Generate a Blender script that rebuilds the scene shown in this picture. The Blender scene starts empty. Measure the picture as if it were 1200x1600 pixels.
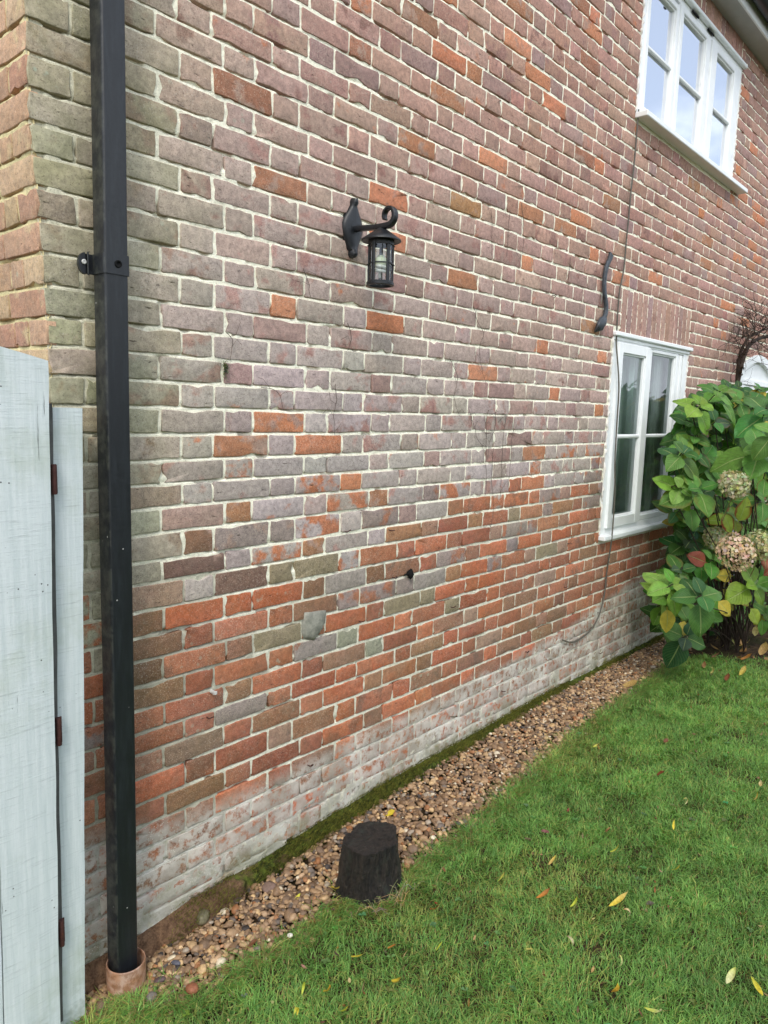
import bpy, math, random
import numpy as np
from mathutils import Vector, Matrix
S = bpy.context.scene
rad = math.radians
# ------------------------------------------------------------ camera
CF, CYAW, CPIT, CROL = 1150.644, 0.8439, 0.1381, 0.02866
CLOC = np.array([-0.830, -1.920, 1.508])
def cam_axes():
    cy, sy, cp, sp = math.cos(CYAW), math.sin(CYAW), math.cos(CPIT), math.sin(CPIT)
    F = np.array([sy*cp, cy*cp, -sp]); R = np.array([cy, -sy, 0.0]); U = np.cross(R, F)
    c, s = math.cos(CROL), math.sin(CROL)
    return F, c*R+s*U, -s*R+c*U
FW, RT, UP = cam_axes()
cd = bpy.data.cameras.new('camera'); cam = bpy.data.objects.new('camera', cd)
S.collection.objects.link(cam)
cam.matrix_world = Matrix(((RT[0], UP[0], -FW[0], CLOC[0]), (RT[1], UP[1], -FW[1], CLOC[1]), (RT[2], UP[2], -FW[2], CLOC[2]), (0, 0, 0, 1)))
cd.sensor_fit = 'VERTICAL'; cd.sensor_height = 24.0; cd.sensor_width = 18.0
cd.lens = CF/1600*24.0; cd.clip_start = 0.05; cd.clip_end = 500
S.camera = cam
S.render.resolution_x, S.render.resolution_y = 768, 1024
# ------------------------------------------------------------ sky, sun, exposure
SUN_AZ, SUN_EL = rad(232), rad(46)      # azimuth measured clockwise from +y
w = bpy.data.worlds.new('World'); S.world = w; w.use_nodes = True
nt = w.node_tree; nt.nodes.clear()
out = nt.nodes.new('ShaderNodeOutputWorld'); bg = nt.nodes.new('ShaderNodeBackground')
sky = nt.nodes.new('ShaderNodeTexSky'); sky.sky_type = 'NISHITA'; sky.sun_disc = False
sky.sun_elevation = SUN_EL; sky.sun_rotation = SUN_AZ; sky.air_density = 1.0; sky.dust_density = 1.5; sky.ozone_density = 1.0
tc = nt.nodes.new('ShaderNodeTexCoord'); mp = nt.nodes.new('ShaderNodeMapping'); mp.inputs['Scale'].default_value = (1, 1, 2.6)
mp.inputs['Location'].default_value = (0.35, 0.1, 0.0)
no = nt.nodes.new('ShaderNodeTexNoise'); no.inputs['Scale'].default_value = 2.1; no.inputs['Detail'].default_value = 7; no.inputs['Roughness'].default_value = .55
cr = nt.nodes.new('ShaderNodeMapRange'); cr.inputs[1].default_value = .40; cr.inputs[2].default_value = .62; cr.inputs[3].default_value = .28; cr.interpolation_type = 'SMOOTHSTEP'
mx = nt.nodes.new('ShaderNodeMix'); mx.data_type = 'RGBA'
mx.inputs[7].default_value = (8.6, 9.0, 9.6, 1)
L = nt.links.new
L(tc.outputs['Generated'], mp.inputs[0]); L(mp.outputs[0], no.inputs['Vector']); L(no.outputs[0], cr.inputs[0])
L(cr.outputs[0], mx.inputs[0]); L(sky.outputs[0], mx.inputs[6]); L(mx.outputs[2], bg.inputs[0]); L(bg.outputs[0], out.inputs[0])
bg.inputs[1].default_value = 0.15
sl = bpy.data.lights.new('sun', 'SUN'); so = bpy.data.objects.new('sun', sl); S.collection.objects.link(so)
sl.energy = 1.3; sl.angle = rad(14); sl.color = (1.0, .95, .87)
sd = Vector((math.sin(SUN_AZ)*math.cos(SUN_EL), math.cos(SUN_AZ)*math.cos(SUN_EL), math.sin(SUN_EL)))
so.rotation_euler = (-sd).to_track_quat('-Z', 'Y').to_euler()
S.view_settings.view_transform = 'Standard'; S.view_settings.look = 'None'
S.view_settings.exposure = 0.56; S.view_settings.gamma = 1

# ------------------------------------------------------------ helpers
rng = np.random.default_rng(7); random.seed(7)
def PX(u, v, y=0.0):
    """world point on the vertical plane at distance y from the wall, from a position measured in the photograph"""
    d = FW*CF+RT*(u-600)-UP*(v-800); t = (y-CLOC[1])/d[1]
    return CLOC+d*t
def GR(u, v, dz=0.0):
    """world point on the ground, from a position measured in the photograph"""
    d = FW*CF+RT*(u-600)-UP*(v-800); z = -.12
    for i in range(12):
        t = (z-CLOC[2])/d[2]; P = CLOC+d*t; z = float(zg(P[0], P[1]))+dz
    return P
def srgb(r, g, b, k=1.0):
    f = lambda c: ((c/255+.055)/1.055)**2.4 if c > 10.3 else c/255/12.92
    return np.array([f(r)*k, f(g)*k, f(b)*k])
def vn(x, y, s=0.0):
    x = np.asarray(x, float); y = np.asarray(y, float)
    xi, yi = np.floor(x), np.floor(y); fx, fy = x-xi, y-yi
    fx = fx*fx*(3-2*fx); fy = fy*fy*(3-2*fy)
    def h(a, b):
        q = np.sin(a*127.1+b*311.7+s*74.7)*43758.5453
        return q-np.floor(q)
    return (h(xi, yi)*(1-fx)+h(xi+1, yi)*fx)*(1-fy)+(h(xi, yi+1)*(1-fx)+h(xi+1, yi+1)*fx)*fy
def fbm(x, y, s=0.0, o=4):
    r = 0; a = .5; t = 0
    for i in range(o):
        r = r+a*vn(np.asarray(x)*2**i, np.asarray(y)*2**i, s+i*3.1); t += a; a *= .55
    return r/t
def sstep(a, b, x):
    t = np.clip((np.asarray(x, float)-a)/(b-a), 0, 1); return t*t*(3-2*t)
def npmesh(name, V, F, mat, parent=None, attrs=None, smooth=True, uv=None):
    """one mesh object from arrays; F is an (n,k) array or a list of face tuples"""
    me = bpy.data.meshes.new(name); V = np.asarray(V, np.float32)
    if isinstance(F, np.ndarray):
        n, k = F.shape
        me.vertices.add(len(V)); me.vertices.foreach_set('co', V.ravel())
        me.loops.add(n*k); me.loops.foreach_set('vertex_index', F.astype(np.int32).ravel())
        me.polygons.add(n); me.polygons.foreach_set('loop_start', np.arange(0, n*k, k, dtype=np.int32))
        me.polygons.foreach_set('loop_total', np.full(n, k, np.int32))
        me.update(calc_edges=True)
    else:
        me.from_pydata([tuple(v) for v in V.tolist()], [], [tuple(int(i) for i in f) for f in F])
    if smooth: me.polygons.foreach_set('use_smooth', np.ones(len(me.polygons), bool))
    for an, arr in (attrs or {}).items():
        a = me.attributes.new(an, 'FLOAT_COLOR', 'POINT')
        arr = np.asarray(arr, np.float32)
        if arr.shape[1] == 3: arr = np.hstack([arr, np.ones((len(arr), 1), np.float32)])
        a.data.foreach_set('color', arr.ravel())
    me.update(); me.validate()
    if mat: me.materials.append(mat)
    o = bpy.data.objects.new(name, me); S.collection.objects.link(o)
    if parent:
        o.parent = parent
        if parent.type == 'EMPTY': o.matrix_parent_inverse = Matrix.Translation(-Vector(parent.location))
    return o
def tag(o, label=None, cat=None, group=None, kind=None):
    if label: o['label'] = label
    if cat: o['category'] = cat
    if group: o['group'] = group
    if kind: o['kind'] = kind
    return o
def empty(name, loc, label, cat, group=None):
    o = bpy.data.objects.new(name, None); S.collection.objects.link(o); o.empty_display_size = .1
    o.location = loc; bpy.context.view_layer.update(); return tag(o, label, cat, group)
class MB:
    """collects shapes that become one mesh"""
    def __init__(s): s.v = []; s.f = []; s.c = []
    def add(s, V, F, col=None):
        b = len(s.v); s.v += [tuple(map(float, p)) for p in V]; s.f += [tuple(i+b for i in f) for f in F]
        s.c += [tuple(col) if col is not None else (1, 1, 1)]*len(V)
    def box(s, x0, x1, y0, y1, z0, z1, b=.002, col=None):
        """box with chamfered edges"""
        X0, X1 = min(x0, x1), max(x0, x1); Y0, Y1 = min(y0, y1), max(y0, y1); Z0, Z1 = min(z0, z1), max(z0, z1)
        b = min(b, (X1-X0)*.3, (Y1-Y0)*.3, (Z1-Z0)*.3)
        c = ((X0+X1)/2, (Y0+Y1)/2, (Z0+Z1)/2); h = ((X1-X0)/2, (Y1-Y0)/2, (Z1-Z0)/2)
        V = []; idx = {}
        for sx in (-1, 1):
            for sy in (-1, 1):
                for sz in (-1, 1):
                    for a in range(3):
                        p = [sx*h[0], sy*h[1], sz*h[2]]; q = [sx, sy, sz]
                        for k in range(3):
                            if k != a: p[k] -= q[k]*b
                        idx[(sx, sy, sz, a)] = len(V); V.append([c[i]+p[i] for i in range(3)])
        F = []
        for a in range(3):
            o1, o2 = (a+1) % 3, (a+2) % 3
            for sa in (-1, 1):
                q = []
                for (u, v) in ((-1, -1), (1, -1), (1, 1), (-1, 1)):
                    t = [0, 0, 0]; t[a] = sa; t[o1] = u; t[o2] = v; q.append(idx[(*t, a)])
                F.append(q if sa > 0 else q[::-1])
        for a in range(3):
            o1, o2 = (a+1) % 3, (a+2) % 3
            for u in (-1, 1):
                for v in (-1, 1):
                    q = []
                    for (sa, ax) in ((-1, o1), (1, o1), (1, o2), (-1, o2)):
                        t = [0, 0, 0]; t[a] = sa; t[o1] = u; t[o2] = v; q.append(idx[(*t, ax)])
                    F.append(q if u*v < 0 else q[::-1])
        for sx in (-1, 1):
            for sy in (-1, 1):
                for sz in (-1, 1):
                    q = [idx[(sx, sy, sz, a)] for a in range(3)]
                    F.append(q if sx*sy*sz > 0 else q[::-1])
        s.add(V, F, col)
    def tube(s, P, R, n=8, col=None, cap=True):
        P = [Vector(map(float, p)) for p in P]
        if not hasattr(R, '__len__'): R = [R]*len(P)
        up = Vector((0, 0, 1)); d0 = (P[1]-P[0]).normalized()
        if abs(d0.z) > .9: up = Vector((1, 0, 0))
        a = d0.cross(up).normalized(); V = []; F = []
        for i, p in enumerate(P):
            d = (P[min(i+1, len(P)-1)]-P[max(i-1, 0)]).normalized()
            a = (a-d*a.dot(d)).normalized(); b = d.cross(a)
            for k in range(n):
                t = 2*math.pi*k/n; V.append(p+(a*math.cos(t)+b*math.sin(t))*R[i])
        for i in range(len(P)-1):
            for k in range(n):
                F.append((i*n+k, i*n+(k+1) % n, (i+1)*n+(k+1) % n, (i+1)*n+k))
        if cap: F.append(tuple(range(n))[::-1]); F.append(tuple(range((len(P)-1)*n, len(P)*n)))
        s.add(V, F, col)
    def ribbon(s, P, W, T, side, col=None):
        """rectangular bar swept along P; W half width along 'side', T half thickness"""
        P = [Vector(map(float, p)) for p in P]; sd_ = Vector(side)
        if not hasattr(W, '__len__'): W = [W]*len(P)
        if not hasattr(T, '__len__'): T = [T]*len(P)
        V = []; F = []
        for i, p in enumerate(P):
            d = (P[min(i+1, len(P)-1)]-P[max(i-1, 0)]).normalized()
            a = (sd_-d*sd_.dot(d)).normalized(); b = d.cross(a)
            for (x, y) in ((-1, -.6), (-.8, -1), (.8, -1), (1, -.6), (1, .6), (.8, 1), (-.8, 1), (-1, .6)):
                V.append(p+a*x*W[i]+b*y*T[i])
        n = 8
        for i in range(len(P)-1):
            for k in range(n): F.append((i*n+k, i*n+(k+1) % n, (i+1)*n+(k+1) % n, (i+1)*n+k))
        F.append(tuple(range(n))[::-1]); F.append(tuple(range((len(P)-1)*n, len(P)*n)))
        s.add(V, F, col)
    def lathe(s, prof, c, n=24, col=None, close=False):
        V = []; F = []; m = len(prof)
        for (r, z) in prof:
            for k in range(n):
                t = 2*math.pi*k/n; V.append((c[0]+r*math.cos(t), c[1]+r*math.sin(t), c[2]+z))
        for i in range(m-1):
            for k in range(n): F.append((i*n+k, i*n+(k+1) % n, (i+1)*n+(k+1) % n, (i+1)*n+k))
        if close:
            F.append(tuple(range(n))[::-1]); F.append(tuple(range((m-1)*n, m*n)))
        s.add(V, F, col)
    def build(s, name, mat, parent=None, smooth=False, angle=None):
        o = npmesh(name, np.array(s.v), s.f, mat, parent, {'Col': np.array(s.c)}, smooth)
        if angle is not None:
            import bmesh
            bm = bmesh.new(); bm.from_mesh(o.data); bmesh.ops.recalc_face_normals(bm, faces=bm.faces)
            for e in bm.edges: e.smooth = len(e.link_faces) == 2 and e.calc_face_angle(0) < rad(angle)
            for f in bm.faces: f.smooth = True
            bm.to_mesh(o.data); bm.free()
        return o
# node graph shorthand
class G:
    def __init__(s, name):
        s.m = bpy.data.materials.new(name); s.m.use_nodes = True; s.t = s.m.node_tree; s.t.nodes.clear()
        s.o = s.t.nodes.new('ShaderNodeOutputMaterial')
        s.tc = s.t.nodes.new('ShaderNodeTexCoord'); s.pos = s.tc.outputs['Object']
    def put(s, sock, v):
        if isinstance(v, bpy.types.NodeSocket): s.t.links.new(v, sock)
        elif v is not None:
            if hasattr(v, '__len__') and len(v) == 3 and sock.type == 'RGBA': v = (*[float(q) for q in v], 1)
            sock.default_value = v
    def n(s, typ, ins=None, out=0, **pr):
        nd = s.t.nodes.new('ShaderNode'+typ)
        for k, v in pr.items(): setattr(nd, k, v)
        for k, v in (ins or {}).items(): s.put(nd.inputs[k], v)
        return nd.outputs[out] if out is not None else nd
    def noise(s, sc, det=3, ro=.55, vec=None, dist=0): return s.n('TexNoise', {'Vector': vec or s.pos, 'Scale': sc, 'Detail': det, 'Roughness': ro, 'Distortion': dist})
    def vor(s, sc, vec=None, out=0, **k): return s.n('TexVoronoi', {'Vector': vec or s.pos, 'Scale': sc}, out, **k)
    def mr(s, v, a, b, c=0., d=1.): return s.n('MapRange', {0: v, 1: a, 2: b, 3: c, 4: d}, interpolation_type='SMOOTHSTEP')
    def ma(s, op, a, b=None, c=None): 
        i = {0: a}
        if b is not None: i[1] = b
        if c is not None: i[2] = c
        return s.n('Math', i, operation=op)
    def mix(s, f, a, b, mode='MIX'): return s.n('Mix', {0: f, 6: a, 7: b}, 2, data_type='RGBA', blend_type=mode)
    def scale(s, c, k):
        return s.n('VectorMath', {0: c, 'Scale': k}, operation='SCALE')
    def attr(s, nm, out='Color'): return s.n('Attribute', {}, out, attribute_name=nm)
    def vmap(s, sc=(1, 1, 1), ro=(0, 0, 0), vec=None): return s.n('Mapping', {'Vector': vec or s.pos, 'Scale': sc, 'Rotation': ro})
    def sep(s, v): 
        nd = s.n('SeparateXYZ', {0: v}, None); return nd.outputs
    def bump(s, h, st=.5, d=.003, nrm=None):
        i = {'Height': h, 'Strength': st, 'Distance': d}
        if nrm is not None: i['Normal'] = nrm
        return s.n('Bump', i)
    def pbr(s, col, rough=.6, nrm=None, spec=.5, metal=0., **k):
        i = {'Base Color': col, 'Roughness': rough, 'Specular IOR Level': spec, 'Metallic': metal}
        if nrm is not None: i['Normal'] = nrm
        i.update(k); sh = s.n('BsdfPrincipled', i); s.t.links.new(sh, s.o.inputs[0]); return s.m
# ------------------------------------------------------------ ground shape
GX = [-3, 0, .38, 1.02, 1.5, 2.0, 2.7, 4.0, 12]; GZ = [-.215, -.205, -.188, -.120, -.092, -.075, -.052, -.065, -.065]
def zg(x, y): return np.interp(x, GX, GZ)-.012*np.clip(-np.asarray(y, float)-.4, 0, 4)
EX = [-3, -.05, .0, .12, .33, .8, 1.1, 1.35, 1.9, 2.35, 3.3, 4.0, 4.4, 12]; EY = [.1, .1, -.10, -.170, -.280, -.345, -.42, -.440, -.405, -.365, -.315, -.28, -.2, -.2]
def edge_y(x): return np.interp(x, EX, EY)+.035*(fbm(np.asarray(x)*14, 7, 4)-.5)+.045*(fbm(np.asarray(x)*5, 0, 3)-.5)
def soil_y(x): return np.where(np.asarray(x) > 4.02, np.clip(-.26-1.25*(np.asarray(x)-4.08), -1.5, -.2), .2)+.05*(fbm(np.asarray(x)*6, 3, 9)-.5)
ZBX = [-1, .24, .43, .7, 1.08, 1.55, 2.14, 2.64, 3.34, 4.2, 12]; ZBZ = [-.125, -.121, -.100, -.098, -.068, -.050, -.044, -.030, -.042, -.046, -.046]
def zb(x): return np.interp(x, ZBX, ZBZ)+.008*(fbm(np.asarray(x)*9, 0, 5)-.5)
# zones on the wall
RTX = [.0, .25, .35, .52, .75, 1.05, 1.49, 2.05, 2.64, 3.14, 4.5, 12]; RTZ = [.75, .85, .93, .98, .98, .99, 1.06, 1.10, 1.13, 1.2, 1.0, .95]
WTX = [0, .25, .51, .7, 1.21, 1.53, 1.81, 2.35, 2.89, 3.36, 4.02, 12]; WTZ = [.27, .237, .18, .188, .21, .221, .235, .262, .285, .38, .46, .5]
def white_f(x, z):
    t = np.interp(x, WTX, WTZ)+.06*(fbm(np.asarray(x)*4, np.asarray(z)*4, 21)-.5)
    return sstep(.02, -.035, z-t)
# ------------------------------------------------------------ materials
def wall_tail(g, col, par, pos2, bumps, rough=.92, brick=True):
    sp = g.n('SeparateColor', {0: par}, None).outputs
    wn = g.noise(26, 7, .72, pos2); wf = g.ma('MULTIPLY', sp[1], g.mr(wn, .37, .53))
    wc = g.mix(g.mr(g.noise(7, 4, .6), .35, .65), srgb(170, 162, 152) if brick else srgb(186, 181, 170), srgb(212, 206, 197) if brick else srgb(216, 213, 204))
    col = g.mix(wf, col, wc)
    gf = g.ma('MULTIPLY', sp[2], g.mr(g.noise(8, 5, .6), .36, .66))
    col = g.mix(gf, col, srgb(108, 112, 68, 1.0))
    # lichen spots
    v = g.vor(34, pos2); spot = g.ma('MULTIPLY', g.mr(v, .30, .16), g.mr(g.noise(4.2, 3, .6, pos2), .58, .68))
    spot = g.ma('MULTIPLY', spot, g.ma('ADD', g.ma('MULTIPLY', sp[2], 1.4), .22))
    col = g.mix(spot, col, srgb(170, 186, 165))
    v2 = g.vor(120, pos2); s2 = g.ma('MULTIPLY', g.mr(v2, .26, .14), g.mr(g.noise(3.1, 3, .6, pos2), .50, .62))
    s2 = g.ma('MULTIPLY', s2, g.ma('ADD', g.ma('MULTIPLY', sp[1], .7), .25))
    col = g.mix(s2, col, srgb(215, 212, 200))
    return g.pbr(col, rough, bumps, .25)
def mat_brick():
    g = G('weathered_brick'); c1 = g.attr('Col'); c2 = g.attr('Col2'); par = g.attr('Par'); al = g.attr('Par', 3)
    sp = g.n('SeparateColor', {0: par}, None).outputs
    off = g.n('CombineXYZ', {0: g.ma('MULTIPLY', sp[0], 31.0), 1: 0.0, 2: g.ma('MULTIPLY', sp[0], 17.0)})
    p2 = g.n('VectorMath', {0: g.pos, 1: off}, operation='ADD')
    n1 = g.noise(11, 5, .6, p2)
    f = g.mr(g.ma('SUBTRACT', n1, al), 0.0, .12)
    col = g.mix(f, c1, c2)
    n2 = g.noise(55, 8, .72, p2)
    col = g.mix(1.0, col, g.n('CombineColor', {0: g.mr(n2, .25, .78, .66, 1.3), 1: g.mr(n2, .25, .78, .66, 1.3), 2: g.mr(n2, .25, .78, .68, 1.28)}), 'MULTIPLY')
    n0 = g.noise(5, 4, .6)
    col = g.mix(g.mr(n0, .3, .7, 0., .30), col, g.mix(.5, col, srgb(150, 140, 130)))
    gr = g.noise(260, 3, .7, p2); col = g.mix(g.mr(gr, .53, .68, 0, g.mr(sp[0], .0, 1.0, .25, .60)), col, srgb(206, 192, 172))
    col = g.mix(g.mr(gr, .44, .32, 0, .6), col, srgb(70, 52, 44))
    pv = g.vmap((18, 40, 90), (0, .35, 0), p2); ck = g.noise(1.6, 4, .7, pv)
    cf = g.mr(ck, .365, .29, 0, .85); col = g.mix(cf, col, srgb(58, 46, 40))
    h = g.ma('ADD', g.ma('MULTIPLY', n2, 1.0), g.ma('MULTIPLY', gr, .45)); h = g.ma('SUBTRACT', h, g.ma('MULTIPLY', cf, .8))
    return wall_tail(g, col, par, p2, g.bump(h, .55, .004))
def mat_mortar():
    g = G('lime_mortar'); par = g.attr('Par'); c1 = g.attr('Col')
    n2 = g.noise(70, 8, .75); col = g.mix(1.0, c1, g.n('CombineColor', {0: g.mr(n2, .25, .75, .84, 1.3), 1: g.mr(n2, .25, .75, .84, 1.29), 2: g.mr(n2, .25, .75, .80, 1.25)}), 'MULTIPLY')
    gr = g.noise(420, 2, .6); col = g.mix(g.mr(gr, .40, .28, 0, .6), col, srgb(90, 78, 62))
    n5 = g.noise(13, 4, .6); col = g.mix(g.mr(n5, .58, .72, 0, .35), col, srgb(120, 112, 96))
    h = g.ma('ADD', n2, g.ma('MULTIPLY', gr, .6))
    return wall_tail(g, col, par, g.pos, g.bump(h, .8, .006), brick=False)
M = {}
M['brick'] = mat_brick(); M['mortar'] = mat_mortar()
def simple(name, col, rough=.5, spec=.5, nsc=20, var=.2, bst=.15, bd=.001, metal=0., dirt=None, dth=(.55, .7), bsc=None):
    g = G(name); n = g.noise(nsc, 6, .65)
    c = g.mix(1.0, np.array(col), g.n('CombineColor', {i: g.mr(n, .25, .75, 1-var, 1+var) for i in range(3)}), 'MULTIPLY')
    if dirt is not None: c = g.mix(g.mr(g.noise(nsc*.37, 7, .7), dth[0], dth[1], 0, .8), c, np.array(dirt))
    b = g.bump(g.noise(bsc or nsc*6, 4, .6), bst, bd)
    return g.pbr(c, rough, b, spec, metal)
M['upvc'] = simple('white_window_frame', srgb(238, 241, 241), .35, .5, 9, .05, .05, .0005, dirt=srgb(170, 172, 165), dth=(.60, .82))
M['sealant'] = simple('sealant', srgb(225, 222, 215), .6, .4, 40, .12, .4, .002)
M['soffit'] = simple('painted_soffit', srgb(176, 178, 176), .6, .3, 4, .1, .1)
M['gutter'] = simple('black_gutter', srgb(30, 34, 40), .4, .5, 15, .3, .1)
M['slate'] = simple('slate', srgb(62, 66, 72), .7, .4, 9, .3, .5, .004)
M['iron'] = simple('black_painted_iron', srgb(24, 27, 31), .42, .5, 45, .35, .5, .0015, dirt=srgb(74, 72, 66), dth=(.60, .72))
M['iron_grey'] = simple('grey_painted_iron', srgb(62, 68, 75), .5, .5, 60, .4, .6, .002, dirt=srgb(34, 33, 33), dth=(.5, .62))
M['dark'] = simple('dark_inside', srgb(28, 28, 28), .9, .1, 5, .2)
M['bulb'] = simple('bulb_white', srgb(232, 232, 226), .3, .5, 20, .03)
M['bulb_base'] = simple('bulb_base', srgb(214, 220, 190), .4, .5, 20, .05)
M['cable'] = simple('grey_cable', srgb(92, 88, 80), .6, .4, 30, .2)
M['twig'] = simple('dead_twig', srgb(62, 52, 46), .85, .2, 60, .4, .6, .002)
M['creeper'] = simple('dead_creeper', srgb(96, 84, 76), .85, .2, 60, .4, .6, .002)
M['rust'] = simple('rusty_hinge', srgb(70, 42, 38), .7, .3, 80, .35, .6, .001, dirt=srgb(110, 58, 36))
M['room'] = simple('room_plaster', srgb(120, 124, 118), .9, .2, 3, .12)
M['net'] = simple('net_curtain', srgb(206, 218, 210), .9, .1, 5, .15, .2, .002)
M['curtain'] = simple('curtain', srgb(196, 202, 196), .9, .2, 6, .1)
M['tin'] = simple('pale_fixing', srgb(190, 190, 185), .4, .5, 60, .2)
def mat_pipe():
    g = G('black_plastic'); p = g.vmap((30, 30, 3.5)); n = g.noise(2.4, 6, .7, p); n2 = g.noise(130, 5, .7)
    c = g.mix(g.mr(n, .42, .75, 0, .5), srgb(22, 25, 29), srgb(42, 47, 52))
    x = g.sep(g.n('NewGeometry', {}, 1)); lf = g.mr(x[0], -.4, -.8)
    c = g.mix(g.ma('MULTIPLY', lf, g.mr(g.noise(28, 7, .75), .42, .62, 0, .8)), c, srgb(62, 64, 58))
    v = g.vor(38); c = g.mix(g.ma('MULTIPLY', g.mr(v, .095, .07), g.mr(g.noise(5, 2), .56, .62)), c, srgb(190, 190, 185))
    return g.pbr(c, g.mr(n2, .3, .7, .34, .5), g.bump(n2, .12, .0008), .5)
M['pipe'] = mat_pipe()
def mat_clay():
    g = G('clay_plastic_drain'); z = g.sep(g.pos)[2]; n = g.noise(22, 6, .7)
    c = g.mix(g.mr(n, .35, .65), srgb(164, 122, 94), srgb(180, 152, 136))
    c = g.mix(g.ma('MULTIPLY', g.mr(g.noise(40, 6, .7), .42, .6), .6), c, srgb(112, 72, 42))
    s = g.noise(3, 5, .7, g.vmap((60, 60, 12), (.4, .5, 0))); c = g.mix(g.mr(s, .62, .72, 0, .6), c, srgb(86, 70, 60))
    return g.pbr(c, .45, g.bump(g.noise(90, 4), .2, .001), .45)
M['clay'] = mat_clay()
def mat_glass(name, tint, refl, add=.06):
    g = G(name); lw = g.n('LayerWeight', {'Blend': refl}, 0); n = g.noise(2.2, 3, .5)
    gl = g.n('BsdfGlossy', {'Color': (.93, .95, 1), 'Roughness': .015, 'Normal': g.bump(n, .04, .01)})
    tr = g.n('BsdfTransparent', {'Color': tint}); f = g.ma('MINIMUM', g.ma('ADD', lw, add), 1.0)
    sh = g.n('MixShader', {0: f, 1: tr, 2: gl}); g.t.links.new(sh, g.o.inputs[0]); return g.m
M['glass'] = mat_glass('window_glass', (.92, .96, .94), .24)
M['glass_hi'] = mat_glass('upper_window_glass', (.6, .68, .70), .80, .38)
M['glass_lamp'] = mat_glass('lantern_glass', (.86, .9, .88), .15)
def mat_paintwood():
    g = G('weathered_white_painted_board'); z = g.sep(g.pos)
    gr = g.noise(2.2, 6, .7, g.vmap((42, 42, 2.0))); saw = g.noise(2.0, 5, .75, g.vmap((6, 6, 110)))
    c = g.mix(g.mr(gr, .3, .7), srgb(196, 206, 206), srgb(214, 221, 221))
    c = g.mix(g.mr(saw, .54, .74, 0, .6), c, srgb(150, 158, 160))
    c = g.mix(g.mr(g.noise(2.5, 6, .65), .50, .70, 0, .45), c, srgb(160, 172, 146))
    ck = g.noise(1.8, 5, .75, g.vmap((52, 52, 1.6), (0, .02, 0))); cf = g.mr(ck, .33, .29)
    c = g.mix(g.ma('MULTIPLY', cf, .75), c, srgb(84, 86, 84))
    sp = g.mr(g.vor(48), .12, .06); sp = g.ma('MULTIPLY', sp, g.mr(g.noise(9, 3), .55, .62)); c = g.mix(sp, c, srgb(70, 72, 72))
    c = g.mix(g.mr(z[2], -.02, -.22, 0, .5), c, g.mix(g.mr(g.noise(20, 6), .4, .6), c, srgb(96, 112, 84)))
    h = g.ma('ADD', g.ma('MULTIPLY', saw, .7), g.ma('SUBTRACT', gr, g.ma('MULTIPLY', cf, 1.5)))
    h = g.ma('ADD', h, g.ma('MULTIPLY', g.noise(160, 4, .7), .35))
    return g.pbr(c, .62, g.bump(h, .55, .0025), .35)
M['board'] = mat_paintwood()
M['greyboard'] = simple('bare_grey_wood', srgb(84, 84, 82), .8, .3, 20, .25, .5, .002)
def mat_footing():
    g = G('mossy_footing'); n = g.noise(9, 7, .7); n2 = g.noise(60, 7, .75)
    c = g.mix(g.mr(n2, .3, .7), srgb(78, 58, 44), srgb(132, 104, 80))
    x = g.sep(g.pos)[0]; mossy = g.ma('ADD', g.ma('MULTIPLY', g.mr(x, .15, 1.1), .45), -.05)
    f = g.mr(g.ma('ADD', n, mossy), .60, .78); mc = g.mix(g.mr(g.noise(45, 6, .7), .4, .65), srgb(44, 50, 20), srgb(92, 104, 40))
    c = g.mix(f, c, mc)
    return g.pbr(c, .95, g.bump(g.ma('ADD', n2, g.ma('MULTIPLY', g.noise(220, 3), .5)), .9, .008), .15)
M['footing'] = mat_footing()
def mat_ground():
    g = G('soil'); n = g.noise(30, 8, .75); c = g.mix(g.mr(n, .3, .7), srgb(38, 29, 20), srgb(84, 68, 50))
    c = g.mix(g.mr(g.noise(6, 5, .6), .5, .65, 0, .55), c, srgb(56, 62, 30))
    return g.pbr(c, .95, g.bump(n, .9, .02), .15)
M['soil'] = mat_ground()
def mat_attr(name, rough=.8, spec=.3, nsc=60, var=.25, bst=.4, bd=.002, trans=0.):
    g = G(name); n = g.noise(nsc, 5, .7)
    c = g.mix(1.0, g.attr('Col'), g.n('CombineColor', {i: g.mr(n, .25, .75, 1-var, 1+var) for i in range(3)}), 'MULTIPLY')
    if not trans: return g.pbr(c, rough, g.bump(n, bst, bd), spec)
    g.pbr(c, rough, g.bump(n, bst, bd), spec); sh = g.o.inputs[0].links[0].from_socket
    tl = g.n('BsdfTranslucent', {'Color': g.mix(1.0, c, (1.25, 1.35, .6, 1), 'MULTIPLY')}); m2 = g.n('MixShader', {0: trans, 1: sh, 2: tl}); g.t.links.new(m2, g.o.inputs[0])
    return g.m
M['pebble'] = mat_attr('pebble', .62, .35, 70, .3, .25, .001)
M['grass'] = mat_attr('grass_blade', .55, .35, 40, .15, .1, .001, .35)
M['moss'] = mat_attr('moss', .9, .1, 40, .2, .1, .001, .2)
M['fallen'] = mat_attr('fallen_leaf', .55, .35, 120, .3, .4, .002, .2)
M['floret'] = mat_attr('dried_floret', .85, .15, 90, .25, .3, .001, .2)
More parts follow.
